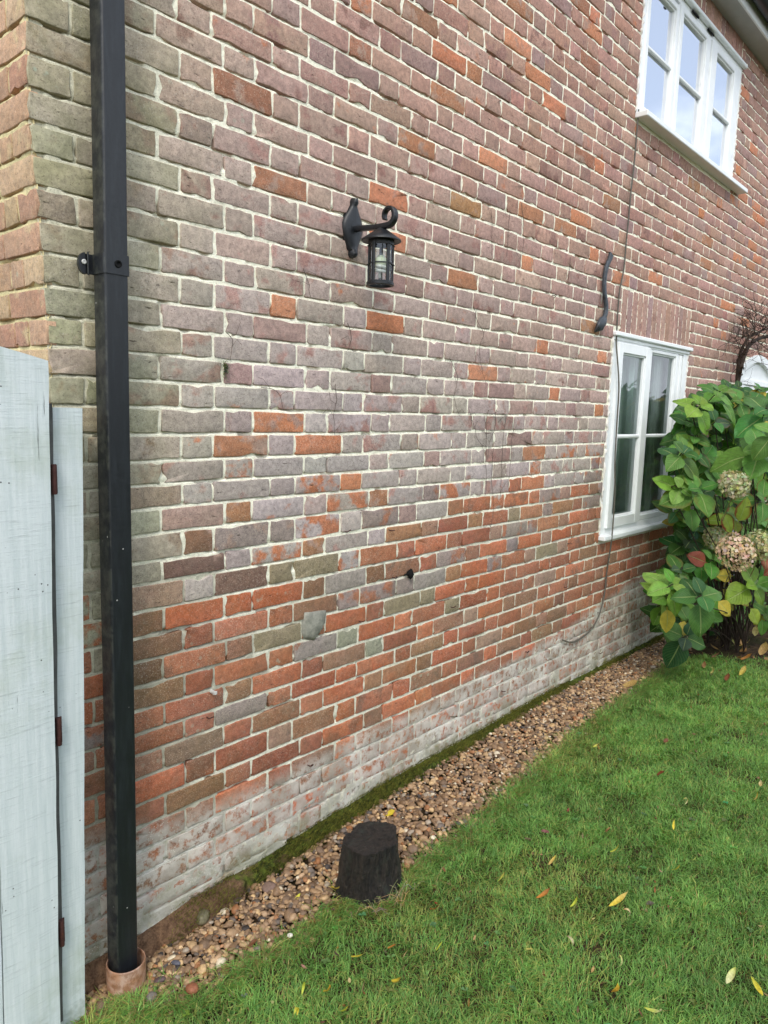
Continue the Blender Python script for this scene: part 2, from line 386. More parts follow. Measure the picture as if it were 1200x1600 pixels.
def mat_leaf():
    g = G('hydrangea_leaf'); c = g.attr('Col'); uv = g.attr('Leaf'); s = g.n('SeparateColor', {0: uv}, None).outputs   # r = 0..1 across, g along, b spare
    au = g.ma('ABSOLUTE', g.ma('SUBTRACT', s[0], .5)); mid = g.mr(au, .035, .012)
    ph = g.ma('SUBTRACT', g.ma('MULTIPLY', s[1], 9.0), g.ma('MULTIPLY', au, 7.0)); fr = g.ma('ABSOLUTE', g.ma('SUBTRACT', g.ma('FRACT', ph), .5))
    vein = g.mr(fr, .12, .02)
    n = g.noise(26, 5, .65); c = g.mix(1.0, c, g.n('CombineColor', {i: g.mr(n, .25, .75, .78, 1.22) for i in range(3)}), 'MULTIPLY')
    c = g.mix(g.ma('MULTIPLY', vein, .22), c, srgb(150, 175, 95)); c = g.mix(g.ma('MULTIPLY', mid, .6), c, srgb(180, 196, 130))
    # autumn edges
    e = g.ma('MULTIPLY', g.mr(g.ma('ADD', g.ma('MULTIPLY', au, 1.2), g.ma('MULTIPLY', g.noise(17, 4, .6), .7)), .72, .92), s[2])
    c = g.mix(e, c, srgb(140, 62, 40))
    c = g.mix(g.mr(g.noise(58, 3, .6), .66, .74, 0, .7), c, srgb(104, 84, 50))
    b = g.bump(g.ma('SUBTRACT', n, g.ma('MULTIPLY', g.ma('ADD', vein, mid), .9)), .8, .006)
    g.pbr(c, .48, b, .35); sh = g.o.inputs[0].links[0].from_socket
    tl = g.n('BsdfTranslucent', {'Color': g.mix(1.0, c, (1.3, 1.45, .5, 1), 'MULTIPLY')}); m2 = g.n('MixShader', {0: .25, 1: sh, 2: tl}); g.t.links.new(m2, g.o.inputs[0]); return g.m
M['leaf'] = mat_leaf()
def mat_stump():
    g = G('tarred_stump'); n = g.noise(3, 7, .75, g.vmap((22, 22, 6))); n2 = g.noise(75, 7, .75)
    c = g.mix(g.mr(n, .35, .65), srgb(14, 13, 12), srgb(58, 50, 42)); c = g.mix(g.mr(n2, .57, .70, 0, .6), c, srgb(98, 90, 78)); c = g.mix(g.mr(g.noise(14, 5, .7), .55, .68, 0, .6), c, srgb(52, 60, 50))
    return g.pbr(c, .5, g.bump(g.ma('ADD', n2, n), 1.0, .02), .5)
M['stump'] = mat_stump()
def mat_cement():
    g = G('cement_patch'); n = g.noise(50, 7, .7); c = g.mix(g.mr(n, .3, .7), srgb(120, 120, 110), srgb(158, 156, 144))
    return g.pbr(c, .9, g.bump(n, .5, .004), .2)
M['cement'] = mat_cement()

# ------------------------------------------------------------ the house
house = empty('brick_house', (0, 0, 0), 'old red brick house whose long weathered wall recedes to the right', 'house')
P2 = .335
DZ = [.0066, .0102, .0036, .0043, .001, .0019, .0038, .0016, -.0013, -.0015, -.0059, -.0058, -.0064, -.0058, -.0069, -.0086, -.0101, -.005, .0015, .0018, -.0043, .0041, .0005, -.0018, -.001, -.0008, -.0012, -.0003, .0082, .0079, .0009, .0056, .0013, .0006, .0013][::-1]
def zj(k, x, side=0):
    """height of bed joint k at x"""
    d = DZ[k] if 0 <= k < len(DZ) else 0.0
    return .075*k+d*(1-sstep(.6, 2.4, x))+.007*(vn(np.asarray(x)*1.6, k*.37, 50+side)-.5)+.003*(vn(np.asarray(x)*5, k*1.9, 60+side)-.5)
WIN_LO = (3.262, 4.448, .790, 1.985); WIN_UP = (3.352, 5.030, 3.180, 4.010); DOOR = (5.64, 6.62, -.3, 1.95)
def arch_top(x): return 2.06-.5*(x-6.13)**2*1.0 if abs(x-6.13) < .49 else 0
OPEN = [WIN_LO, WIN_UP, DOOR, (5.74, 6.52, 1.94, 1.995), (5.86, 6.40, 1.99, 2.035)]
# bricks of a colour of their own, picked out from the photograph: (u, v, colour)
O1, O2, O3, BRN, OLV, PUR, GRN, LIL = (196, 126, 88), (196, 96, 56), (182, 124, 84), (136, 92, 66), (150, 136, 106), (158, 142, 138), (160, 164, 142), (168, 158, 152)
SPEC = [(400, 695, O1), (378, 803, O3), (305, 846, BRN), (368, 843, PUR), (490, 882, O2), (436, 925, O2), (370, 940, O2), (540, 957, O2), (588, 972, O2), (492, 852, O3), (455, 292, (190, 124, 92)), (560, 80, (176, 112, 88)),
 (700, 148, O1), (652, 222, O1), (738, 325, (186, 132, 82)), (365, 135, (170, 108, 82)), (670, 25, (176, 118, 86)), (712, 440, O1), (750, 108, O1), (838, 340, O1), (888, 365, O1), (905, 250, (172, 104, 78)),
 (830, 22, O1), (905, 10, (178, 110, 80)), (935, 105, (172, 106, 80)), (950, 312, (178, 120, 84)), (1100, 370, O1), (1175, 420, O1), (1105, 420, O1), (1078, 465, (178, 118, 84)), (1085, 290, O3), (828, 705, O1),
 (650, 830, O3), (600, 890, BRN), (505, 910, BRN), (700, 905, O3), (735, 880, O2), (760, 875, O2), (450, 888, OLV), (545, 905, LIL), (690, 895, LIL), (640, 905, PUR), (675, 935, OLV), (620, 945, OLV), (700, 955, OLV), (540, 1010, GRN), (583, 1000, GRN), (548, 985, GRN),
 (430, 830, PUR), (470, 890, OLV), (330, 885, (118, 84, 76)), (395, 905, (128, 96, 84)), (232, 1000, BRN), (270, 960, (150, 92, 70)), (325, 950, O2), (300, 1010, (158, 82, 54)), (250, 1030, (112, 76, 50)), (310, 1075, (166, 84, 56)), (405, 1000, OLV),
 (375, 1110, PUR), (265, 1165, (140, 110, 90)), (340, 1190, (160, 80, 52)), (390, 1160, (166, 80, 52)), (420, 1190, (150, 72, 48)), (590, 770, (178, 118, 84)), (850, 808, O1), (818, 812, O1), (875, 830, O2), (745, 820, O3), (865, 790, O3), (500, 1075, (178, 84, 54)),
 (845, 865, OLV), (880, 960, BRN), (740, 940, (168, 80, 52)), (775, 905, O2), (830, 985, (156, 78, 54)), (935, 515, O3), (1060, 375, (160, 100, 78))]
SPEC = [(*PX(u, v)[[0, 2]], c) for u, v, c in SPEC]
RED = [((176, 110, 80), 3), ((164, 100, 74), 3), ((156, 112, 86), 2.4), ((148, 108, 82), 1.0), ((152, 134, 108), .2), ((166, 132, 114), .7), ((188, 110, 76), 2.8)]
def pick(lst):
    t = rng.random()*sum(w for _, w in lst)
    for c, w_ in lst:
        t -= w_
        if t <= 0: return np.array(c, float)
    return np.array(lst[-1][0], float)
def brick_look(xc, zc, side):
    """two colours, patch threshold, white, green for one brick"""
    j = rng.normal(0, 1.6, 3)+rng.normal(0, 4.8)
    if side:
        c = pick([((196, 158, 126), 3), ((186, 142, 114), 3), ((200, 170, 132), 2)])+j
        return c, np.array((204, 180, 138.)), .56, .05, .12
    zr = np.interp(xc, RTX, RTZ)+rng.normal(0, .05); zw = np.interp(xc, WTX, WTZ)
    if zc > zr:
        t = float(sstep(1.5, 3.4, zc+.22*xc)); g = float(sstep(.66, .10, xc)); up = float(sstep(.9, 2.1, zc+.12*xc))
        base = (1-t)*np.array((165, 153, 147.))+t*np.array((163, 125, 111.))
        base = base*(1-.9*g)+np.array((164, 158, 132.))*.9*g
        c = base+j*1.15; c2 = ((1-t)*np.array((166, 128, 120.))+t*np.array((146, 108, 100.)))*(1-.6*g)+np.array((150, 150, 116.))*.6*g+rng.normal(0, 7)
        th = .55+rng.normal(0, .055)
        r = rng.random()
        if g > .45: r = max(r, .16)
        if r < .045+.03*t: c = np.array((184, 118, 86.))+j; c2 = np.array((166, 132, 118.))
        elif r < .11+.05*t: c2 = np.array((190, 116, 78.)); th = .58
        elif r < .18: c = c*.86+np.array((136, 130, 126))*.08
        elif r < .30: c = np.array((150, 122, 116.))*(1-.7*g)+np.array((156, 148, 124.))*.7*g+j
        near = float(sstep(.45, .0, zc-zr))
        if rng.random() < .30*near: c2 = np.array((178, 110, 76.)); th = .44
        gn = .06+.35*g*float(sstep(.6, 1.6, zc))
        c = np.array(c)*1.10+2; c2 = np.array(c2)*1.07; return c, c2, th, .04, gn*.8
    c = pick(RED)+j*1.2; c2 = c*.82+np.array((150, 140, 128))*.18 if rng.random() < .6 else c*.7+20; th = .52+rng.normal(0, .05)
    if rng.random() < .06 and zc > zw+.3: c = np.array((152, 138, 134.))+j; c2 = np.array((166, 106, 80.))
    if zc > zr-.25 and rng.random() < .35: c = np.array((154, 136, 130.))+j; c2 = np.array((170, 108, 80.)); th = .5
    if xc < .8 and rng.random() < .12: c = c*.8+np.array((110, 104, 74))*.2
    return c, c2, th, .05, .12
def course_bricks(k, x0, x1, side):
    """list of (a, b) brick spans along one course"""
    j = .0088; out_ = []
    ph = .4675 if k % 2 == 0 else .6205         # header centres
    n0 = int(math.floor((x0-ph)/P2))-1; x = ph+n0*P2
    cuts = []
    while x < x1+P2:
        cuts += [x-.056, x+.056]; x += P2
    cuts = [c+rng.normal(0, .0028) for c in cuts if x0+.19 < c < x1-.02]
    pre = [x0, x0+.106] if k % 2 == 0 else [x0, x0+.214]
    if k % 2 == 0 and cuts and cuts[0]-x0 > .30: pre.append(x0+.19)
    cuts = pre+[c for c in cuts if c > pre[-1]+.04]+[x1]
    for a, b in zip(cuts[:-1], cuts[1:]): out_.append((a+(j/2 if a > x0 else 0), b-j/2))
    return out_
def clip_spans(spans, za, zc_, opens):
    r = []
    for a, b in spans:
        segs = [(a, b)]
        for (ox0, ox1, oz0, oz1) in opens:
            if zc_ > oz0+.012 and za < oz1-.012:
                s2 = []
                for p, q in segs:
                    if q <= ox0 or p >= ox1: s2.append((p, q)); continue
                    if p < ox0: s2.append((p, ox0-.004))
                    if q > ox1: s2.append((ox1+.004, q))
                segs = s2
        r += [s for s in segs if s[1]-s[0] > .02]
    return r
def make_bricks(side, x0, x1, kmin, kmax):
    B = []      # a, b, z00 z01 z10 z11 (bottom left, bottom right, top left, top right)
    LK = []
    def put(a, b, zbl, zbr, ztl, ztr):
        xc, zc = (a+b)/2, (zbl+ztr)/2
        c, c2, th, wh, gn = brick_look(xc, zc, side)
        if not side:
            wh = max(wh, (.55+.4*rng.random())*float(white_f(xc, zc)))
            for sx, sz, sc in SPEC:
                if a-.004 < sx < b+.004 and min(zbl, zbr)-.004 < sz < max(ztl, ztr)+.004:
                    c = (np.array(sc, float)*.80+np.array((140, 126, 108))*.20)*.98; c2 = c*.9+np.array((150, 140, 130))*.1; th = .56
                    if zc > np.interp(xc, RTX, RTZ): c2 = np.array((172, 142, 126.)); th = .52
        B.append((a, b, zbl, zbr, ztl, ztr)); LK.append((srgb(*np.clip(c, 5, 250)), srgb(*np.clip(c2, 5, 250)), rng.random(), wh, gn, th))
    jz = .0054
    for k in range(kmin, kmax):
        for a, b in course_bricks(k, x0, x1, side):
            xc = (a+b)/2; zc = .075*(k+.5)
            lo = float(zb(xc)) if not side else -.3
            if zc+.03 < lo: continue
            opens = OPEN+[(3.345, 4.46, 1.985, 2.228), (3.352, 5.03, 4.0, 4.4)] if not side else []
            for p, q in clip_spans([(a, b)], zc-.03, zc+.03, opens):
                zz = [float(zj(k, p, side))+jz, float(zj(k, q, side))+jz, float(zj(k+1, p, side))-jz, float(zj(k+1, q, side))-jz]
                if not side:
                    zz[0] = max(zz[0], lo+.004); zz[1] = max(zz[1], lo+.004)
                if zz[2]-zz[0] < .012: continue
                put(p, q, *zz)
    if not side:
        for (xa, xb, za, zc_) in ((3.35, 4.455, 1.995, 2.242), (3.36, 5.02, 4.018, 4.24)):     # soldier courses over the two windows
            n = int((xb-xa)/.0735); st = (xb-xa)/n
            for i in range(n):
                put(xa+i*st+.004, xa+(i+1)*st-.004, za, za, zc_+rng.normal(0, .002), zc_+rng.normal(0, .002))
    B = np.array(B); N = len(B)
    # perimeter template (u, v in 0..1 plus corner offsets)
    T = []
    for t in (0, .25, .5, .75, 1): T.append((t, 1, 1 if t == 0 else (-1 if t == 1 else 0), 0))
    for t in (1, .5, 0): T.append((1, t, 0, -1 if t == 1 else (1 if t == 0 else 0)))
    for t in (1, .75, .5, .25, 0): T.append((t, 0, -1 if t == 1 else (1 if t == 0 else 0), 0))
    for t in (0, .5, 1): T.append((0, t, 0, 1 if t == 0 else (-1 if t == 1 else 0)))
    T = np.array(T, float); K = len(T)
    u, v = T[:, 0], T[:, 1]; cr_ = .0034
    a, b = B[:, 0:1], B[:, 1:2]
    X = a+(b-a)*u+T[:, 2]*cr_
    zbm = B[:, 2:3]*(1-u)+B[:, 3:4]*u; ztm = B[:, 4:5]*(1-u)+B[:, 5:6]*u
    Z = zbm+(ztm-zbm)*v+T[:, 3]*cr_
    cx, cz = X.mean(1, keepdims=True), Z.mean(1, keepdims=True)
    X = X+rng.normal(0, .0012, X.shape); Z = Z+rng.normal(0, .0011, Z.shape)
    chip = (rng.random(X.shape) < .05)*rng.uniform(.002, .012, X.shape)
    dl = np.hypot(X-cx, Z-cz); X = X-(X-cx)/dl*chip; Z = Z-(Z-cz)/dl*chip
    sx, sz = np.sign(cx-X), np.sign(cz-Z)
    inx = np.where(np.abs(T[:, 0]-.5) > .49, 1.0, 0.0); inz = np.where(np.abs(T[:, 1]-.5) > .49, 1.0, 0.0)
    def ring(d, y): return np.stack([X+sx*inx*d, np.broadcast_to(y, X.shape), Z+sz*inz*d], -1)
    proud = rng.normal(0, .0009, (N, 1)); tx = rng.normal(0, .006, (N, 1)); tz = rng.normal(0, .015, (N, 1))*np.minimum(1, .035/((B[:, 4:5]-B[:, 2:3])*.5))
    yf = np.minimum(-.0030+proud+tx*(X-cx)+tz*(Z-cz), -.0016)
    R0 = ring(0, .022+0*X); R1 = ring(.0002, yf+.0026+rng.normal(0, .0006, X.shape)); R2 = ring(.0011, yf+.0004); R3 = ring(.0024, yf+rng.normal(0, .0004, X.shape))
    C = np.stack([cx, np.minimum(-.0031+proud, -.0017), cz], -1)
    V = np.concatenate([R0, R1, R2, R3, C], 1)     # N, 4K+1, 3
    if not side:
        pass
    base = (np.arange(N)*(4*K+1))[:, None, None]
    q = []
    for r in range(3):
        for i in range(K):
            q.append((r*K+i, (r+1)*K+i, (r+1)*K+(i+1) % K, r*K+(i+1) % K))
    tri = [(3*K+i, 4*K, 4*K, 3*K+(i+1) % K) for i in range(K)]
    Q = (np.array(q)[None]+base).reshape(-1, 4)
    Tt = (np.array([(t[0], t[1], t[3]) for t in tri])[None]+base).reshape(-1, 3)
    V = V.reshape(-1, 3); n1 = 4*K+1
    at = lambda i: np.repeat(np.array([l[i] for l in LK]), n1, 0)
    col, col2 = at(0), at(1); rn, wh, gn, th = [np.repeat(np.array([l[i] for l in LK]), n1) for i in (2, 3, 4, 5)]
    if not side:
        wh = np.maximum(wh*.9*white_f(V[:, 0], V[:, 2]), .88*white_f(V[:, 0], V[:, 2]))
        wh = np.maximum(wh, .55*sstep(.12, .0, V[:, 2])*1.0)
        # green film round the base and below the lamp
        gn = np.maximum(gn, .75*sstep(.13, .0, V[:, 2]-np.interp(V[:, 0], ZBX, ZBZ)))
    par = np.stack([rn, wh, gn, th], -1)
    cyc = K
    F4 = Q
    return V, F4, Tt, col, col2, par
def fold_side(V):
    """the return wall: the same masonry turned to face -x"""
    W = V.copy(); W[:, 0] = V[:, 1]; W[:, 1] = V[:, 0]; return W
def two_arity(name, V, Q, T3, mat, parent, attrs):
    me = bpy.data.meshes.new(name); n4, n3 = len(Q), len(T3)
    me.vertices.add(len(V)); me.vertices.foreach_set('co', V.astype(np.float32).ravel())
    me.loops.add(n4*4+n3*3); me.loops.foreach_set('vertex_index', np.concatenate([Q.ravel(), T3.ravel()]).astype(np.int32))
    me.polygons.add(n4+n3)
    me.polygons.foreach_set('loop_start', np.concatenate([np.arange(n4)*4, n4*4+np.arange(n3)*3]).astype(np.int32))
    me.polygons.foreach_set('loop_total', np.concatenate([np.full(n4, 4), np.full(n3, 3)]).astype(np.int32))
    me.update(calc_edges=True); me.polygons.foreach_set('use_smooth', np.ones(n4+n3, bool))
    for an, arr in attrs.items():
        a = me.attributes.new(an, 'FLOAT_COLOR', 'POINT'); arr = np.asarray(arr, np.float32)
        if arr.shape[1] == 3: arr = np.hstack([arr, np.ones((len(arr), 1), np.float32)])
        a.data.foreach_set('color', arr.ravel())
    me.materials.append(mat); o = bpy.data.objects.new(name, me); S.collection.objects.link(o); o.parent = parent; return o
def corner_x(z): return .028*sstep(2.3, 1.6, z)-.004
XEND, KTOP = 9.0, 57
V, Q, T3, col, col2, par = make_bricks(0, 0, XEND, -3, KTOP)
V[:, 0] = np.where(V[:, 0] < .19, V[:, 0]+corner_x(V[:, 2])*(1-V[:, 0]/.19), V[:, 0])
# winding: faces must look towards -y
two_arity('brickwork', V, Q[:, ::-1], T3[:, ::-1], M['brick'], house, {'Col': col, 'Col2': col2, 'Par': par})
def mortar(name, side, x0, x1, kmin, kmax):
    xs = [x0]
    while xs[-1] < x1:
        x = xs[-1]; xs.append(x+.0055*max(1.0, (x+1.5)/3.2) if not side else x+.012)
    xs = np.array(xs); rows = []
    for k in range(kmin, kmax):
        for t, s in ((0, -.0095), (0, -.0035), (0, .0), (0, .0035), (0, .0075), (0, .015)): rows.append((k, t, s))
        for t in (.35, .5, .65, .8): rows.append((k, t, 0))
    Z = []; 
    for k, t, s in rows:
        za = zj(k, xs, side); zc_ = zj(k+1, xs, side); Z.append(za+(zc_-za)*t+s if t else za+s)
    Z = np.array(Z); X = np.broadcast_to(xs, Z.shape).copy(); S_ = np.array([[r[2] if r[1] == 0 else -1 for r in rows]]).T+0*X
    n1 = fbm(X*38, Z*60, 31, 4); n2 = fbm(X*6, Z*7, 33, 3); n3 = vn(X*160, Z*160, 35)
    Y = -.0002+(.5-n1)*.009+(.5-n3)*.003+(.5-n2)*.004; Y = np.maximum(Y, -.0006)
    top = ((S_ > .001) & (S_ < .009)); Y = Y+np.where(top, .0070*sstep(.40, .58, fbm(X*9, Z*3, 41, 3)), 0)
    holes = sstep(.80, .86, vn(X*14, Z*22, 44)); Y = Y+holes*.010
    if not side:
        wf = white_f(X, Z); low = sstep(.14, .02, Z-np.interp(X, ZBX, ZBZ))
        Y = Y-wf*.0012-low*.002*wf-.0*sstep(.56, .72, fbm(X*7, Z*9, 47, 3))*wf
        Z = np.maximum(Z, np.broadcast_to(zb(xs), Z.shape)-.004*0)
        X = np.where(X < .19, X+corner_x(Z)*(1-X/.19), X)
    else: wf = 0*X; low = 0*X
    # keep the top of the wall, the corner
    Y = np.where(X < x0+.004+(0.03 if not side else 0), np.maximum(Y, .006), Y)
    nr, nc = X.shape; V = np.stack([X, Y, Z], -1).reshape(-1, 3)
    idx = np.arange(nr*nc).reshape(nr, nc); Fq = np.stack([idx[:-1, :-1], idx[:-1, 1:], idx[1:, 1:], idx[1:, :-1]], -1).reshape(-1, 4)
    if not side:
        c = V[Fq].mean(1); m = np.ones(len(Fq), bool)
        for ox0, ox1, oz0, oz1 in OPEN: m &= ~((c[:, 0] > ox0) & (c[:, 0] < ox1) & (c[:, 2] > oz0) & (c[:, 2] < oz1))
        m &= ~((np.abs(c[:, 0]-6.13) < .48) & (c[:, 2] < 2.05-.5*(c[:, 0]-6.13)**2) & (c[:, 2] > 1.9))
        m &= (V[Fq][:, :, 2].max(1)-V[Fq][:, :, 2].min(1)) > 1e-5
        Fq = Fq[m]
    else: Fq = Fq[:, ::-1]
    base = srgb(253, 250, 232)[None]*np.ones((len(V), 1))
    if side: base = srgb(226, 214, 168)[None]*np.ones((len(V), 1))
    else:
        g = sstep(.5, .1, V[:, 0])[:, None]; base = base*(1-.45*g)+srgb(170, 164, 130)[None]*.45*g
        mm = sstep(.55, .62, fbm(V[:, 0]*2.5, V[:, 2]*3, 71, 3))[:, None]; lowp = (V[:, 0] < .75)[:, None]*(V[:, 2] < 1.0)[:, None]
        base = base*(1-.5*lowp*mm)+srgb(140, 134, 118)[None]*.5*lowp*mm
        rdz = sstep(.0, -.15, V[:, 2]-np.interp(V[:, 0], RTX, RTZ))[:, None]; base = base*(1-.25*rdz)
    wff = wf.ravel() if not side else np.zeros(len(V)); gn = .05+.45*low.ravel() if not side else np.full(len(V), .3)
    par = np.stack([np.zeros(len(V)), .9*wff, gn, np.full(len(V), .5)], -1)
    if side: V = fold_side(V)
    return npmesh(name, V, Fq, M['mortar'], house, {'Col': base, 'Par': par})
mortar('mortar', 0, 0, XEND, -3, KTOP)
V, Q, T3, col, col2, par = make_bricks(1, 0.0, 3.0, -3, KTOP)
V = fold_side(V); V[:, 0] += corner_x(V[:, 2])
two_arity('side_brickwork', V, Q, T3, M['brick'], house, {'Col': col, 'Col2': col2, 'Par': par})
mo = mortar('side_mortar', 1, 0.0, 3.0, -3, KTOP)
co = np.empty(len(mo.data.vertices)*3, np.float32); mo.data.vertices.foreach_get('co', co); co = co.reshape(-1, 3); co[:, 0] += corner_x(co[:, 2]).astype(np.float32); mo.data.vertices.foreach_set('co', co.ravel()); mo.data.update()
# cement patch and the footing
mb = MB(); c0 = PX(489, 977); pts = []
for i, (u, v) in enumerate([(475, 957), (508, 953), (507, 972), (500, 985), (490, 1001), (473, 996), (471, 978)]):
    p = PX(u, v); pts.append((p[0], p[2]))
cc = np.mean(pts, 0); Vv = [(cc[0], -.0135, cc[1])]
for f, y in ((.75, -.0125), (1.0, -.004), (1.02, .01)):
    for i in range(len(pts)*3):
        a = np.array(pts[(i//3) % len(pts)]); b = np.array(pts[(i//3+1) % len(pts)]); q = a+(b-a)*(i % 3)/3
        q = cc+(q-cc)*f+rng.normal(0, .0022, 2); Vv.append((q[0], y, q[1]))
m3 = len(pts)*3; Ff = [(0, 1+(i+1) % m3, 1+i) for i in range(m3)]
for r in range(2):
    for i in range(m3): Ff.append((1+r*m3+i, 1+r*m3+(i+1) % m3, 1+(r+1)*m3+(i+1) % m3, 1+(r+1)*m3+i))
mb.add(Vv, Ff); mb.build('cement_patch', M['cement'], house, smooth=True, angle=60)
xs = np.arange(0.0, 9.0, .008); prof = [(0.02, .004), (-.004, .0), (-.022, -.006), (-.038, -.014), (-.046, -.03), (-.049, -.06), (-.052, -.12), (-.055, -.2)]
V = []
for j, (py, pz) in enumerate(prof):
    n = fbm(xs*7, j*.6, 81, 4)-.5; n2 = fbm(xs*26, j*1.3, 83, 4)-.5
    seam = .016*sstep(.02, .0, np.abs((xs*1.0+.06*np.sin(xs*7)) % .23-.115))
    y = py-(n*.034+n2*.026)*(j > 1)*(1 if j < 7 else .5)+seam*(j > 1)
    z = zb(xs)+pz+(n*.014+n2*.012)*(j > 1); V.append(np.stack([xs, y, z], -1))
V = np.array(V); nr, nc = V.shape[:2]; idx = np.arange(nr*nc).reshape(nr, nc)
Fq = np.stack([idx[:-1, :-1], idx[1:, :-1], idx[1:, 1:], idx[:-1, 1:]], -1).reshape(-1, 4)
npmesh('footing', V.reshape(-1, 3), Fq, M['footing'], house)
# ------------------------------------------------------------ windows
def window(name_lbl, box, sash, sill, glassmat, mull, muntz, protr):
    """frame with its casements; sash = list of (x0, x1, z0, z1, border left, right, bottom, top)"""
    x0, x1, z0, z1 = box; f = MB()
    L_, R_ = mull[0], mull[-1]
    yb = .055
    f.box(x0, L_, -.004, yb, z0, z1); f.box(R_, x1, -.004, yb, z0, z1)
    f.box(L_+.0005, R_-.0005, -.0035, yb, z0, sash[0][2]-.001); f.box(L_+.0005, R_-.0005, -.0035, yb, max(s[3] for s in sash)+.001, z1)
    for m0, m1 in mull[1:-1]: f.box(m0, m1, -.002, yb, sash[0][2], max(s[3] for s in sash))
    fr = f.build('window', M['upvc'], house); tag(fr, name_lbl)
    for (a, b, c, d, bl, br, bb, bt, py) in sash:
        s = MB()
        s.box(a, a+bl, py, yb-.005, c, d, .004); s.box(b-br, b, py, yb-.005, c, d, .004)
        s.box(a+bl-.0005, b-br+.0005, py+.0008, yb-.006, c, c+bb, .004); s.box(a+bl-.0005, b-br+.0005, py+.0008, yb-.006, d-bt, d, .004)
        g = .009       # inner beading
        xa, xb, za, zz = a+bl, b-br, c+bb, d-bt
        s.box(xa-.001, xa+g, py+.010, yb-.008, za, zz, .004); s.box(xb-g, xb+.001, py+.010, yb-.008, za, zz, .004)
        s.box(xa+g, xb-g, py+.0105, yb-.008, za-.001, za+g, .004); s.box(xa+g, xb-g, py+.0105, yb-.008, zz-g, zz+.001, .004)
        s.build('casement', M['upvc'], fr)
        m = MB(); m.box(xa+.001, xb-.001, py+.006, py+.028, muntz-.012, muntz+.012, .007); m.build('glazing_bar', M['upvc'], fr)
        p = MB(); V = [(xa, py+.026, za), (xb, py+.026, za), (xb, py+.026, zz), (xa, py+.026, zz)]; p.add(V, [(0, 1, 2, 3)])
        p.build('pane', glassmat, fr)
    a, b, c, d = sill; s = MB()
    n = [(a, b)]
    V = [(a, .02, d), (b, .02, d), (b, -protr, d-.012), (a, -protr, d-.012), (a, -protr, c), (b, -protr, c), (b, .02, c+.002), (a, .02, c+.002)]
    s.box(a, b, -protr, .0, c, d, .004); s.build('sill', M['upvc'], fr)
    return fr
wl = window('lower white two-light window with a full-height opening casement beside the hydrangea', WIN_LO,
    [(3.318, 3.775, .838, 1.935, .062, .062, .062, .058, -.020), (3.800, 4.290, .838, 1.935, .038, .045, .036, .022, -.004)],
    (3.250, 4.530, .772, .800), M['glass'], [3.318, (3.775, 3.800), 4.372], 1.388, .045)
t = MB(); t.box(3.25, 4.475, -.030, -.002, 1.966, 1.992, .005); t.box(3.262, 4.46, -.012, .0, 1.945, 1.966, .003); t.build('head_trim', M['upvc'], wl)
t = MB(); t.box(4.296, 4.318, -.010, .05, .84, 1.93, .004); t.box(4.325, 4.345, -.007, .05, .84, 1.93, .004); t.build('frame_step', M['upvc'], wl)
wu = window('upper white three-light casement window under the eaves', WIN_UP,
    [(3.395, 3.845, 3.212, 3.935, .045, .045, .040, .035, -.010), (3.862, 4.385, 3.212, 3.955, .050, .075, .040, .032, -.010), (4.405, 4.925, 3.212, 3.955, .100, .060, .040, .045, -.014)],
    (3.345, 5.180, 3.165, 3.196), M['glass_hi'], [3.395, (3.845, 3.862), (4.385, 4.405), 4.925], 3.575, .075)
t = MB(); t.box(3.34, 5.065, -.034, -.002, 3.992, 4.018, .005); t.build('head_trim', M['upvc'], wu)
for xv in (4.02, 4.30):
    t = MB(); t.box(xv, xv+.11, -.017, -.009, 3.972, 3.985, .002); t.build('trickle_vent', M['dark'], wu)
for (fr, xe, za, zz) in ((wl, WIN_LO[0], .80, 1.98), (wu, WIN_UP[0], 3.2, 3.99), (wu, WIN_UP[1], 3.2, 3.99), (wl, WIN_LO[1], .8, 1.98)):
    t = MB(); z = za; P = []; R = []
    while z < zz:
        P.append((xe+rng.normal(0, .0035), -.003+rng.normal(0, .0015), z)); R.append(max(.003, .0065+rng.normal(0, .003))); z += .014
    t.tube(P, R, 6); t.build('sealant', M['sealant'], fr, smooth=True)
# rooms behind the glass
for (x0, x1, z0, z1) in (WIN_LO, WIN_UP):
    t = MB(); a, b, c, d, e, f_ = x0-.5, x1+1.4, .10, 2.4, z0-.6, z1+.25
    V = [(a, c, e), (b, c, e), (b, d, e), (a, d, e), (a, c, f_), (b, c, f_), (b, d, f_), (a, d, f_)]
    t.add(V, [(0, 1, 2, 3), (7, 6, 5, 4), (3, 2, 6, 7), (0, 3, 7, 4), (1, 5, 6, 2)])
    # front wall inside, leaving the window open
    t.add([(a, c, e), (x0, c, e), (x0, c, f_), (a, c, f_)], [(0, 1, 2, 3)]); 
    t.build('room', M['room'], house)
for (xa, xb, za, zz, fr) in ((4.15, 4.42, .86, 1.95, wl), (3.33, 3.42, .86, 1.95, wl)):
    xs_ = np.linspace(xa, xb, 40); V = []
    for z in (za, zz):
        for i, x in enumerate(xs_): V.append((x, .105+.018*math.sin(i*1.15)+(z < 1)*.008*math.sin(i*.6), z))
    F = [(i, i+1, 40+i+1, 40+i) for i in range(39)]
    t = MB(); t.add(V, F); t.build('curtain', M['curtain'], house, smooth=True)
xs_ = np.linspace(3.30, 4.42, 160); V = []
for z in (.84, 1.4, 1.96):
    for x in xs_: V.append((x, .145+.010*math.sin(x*75+.8*math.sin(x*9))+.012*math.sin(x*23), z))
t = MB(); t.add(V, [(r*160+i, r*160+i+1, (r+1)*160+i+1, (r+1)*160+i) for r in range(2) for i in range(159)]); t.build('net_curtain', M['net'], house, smooth=True)
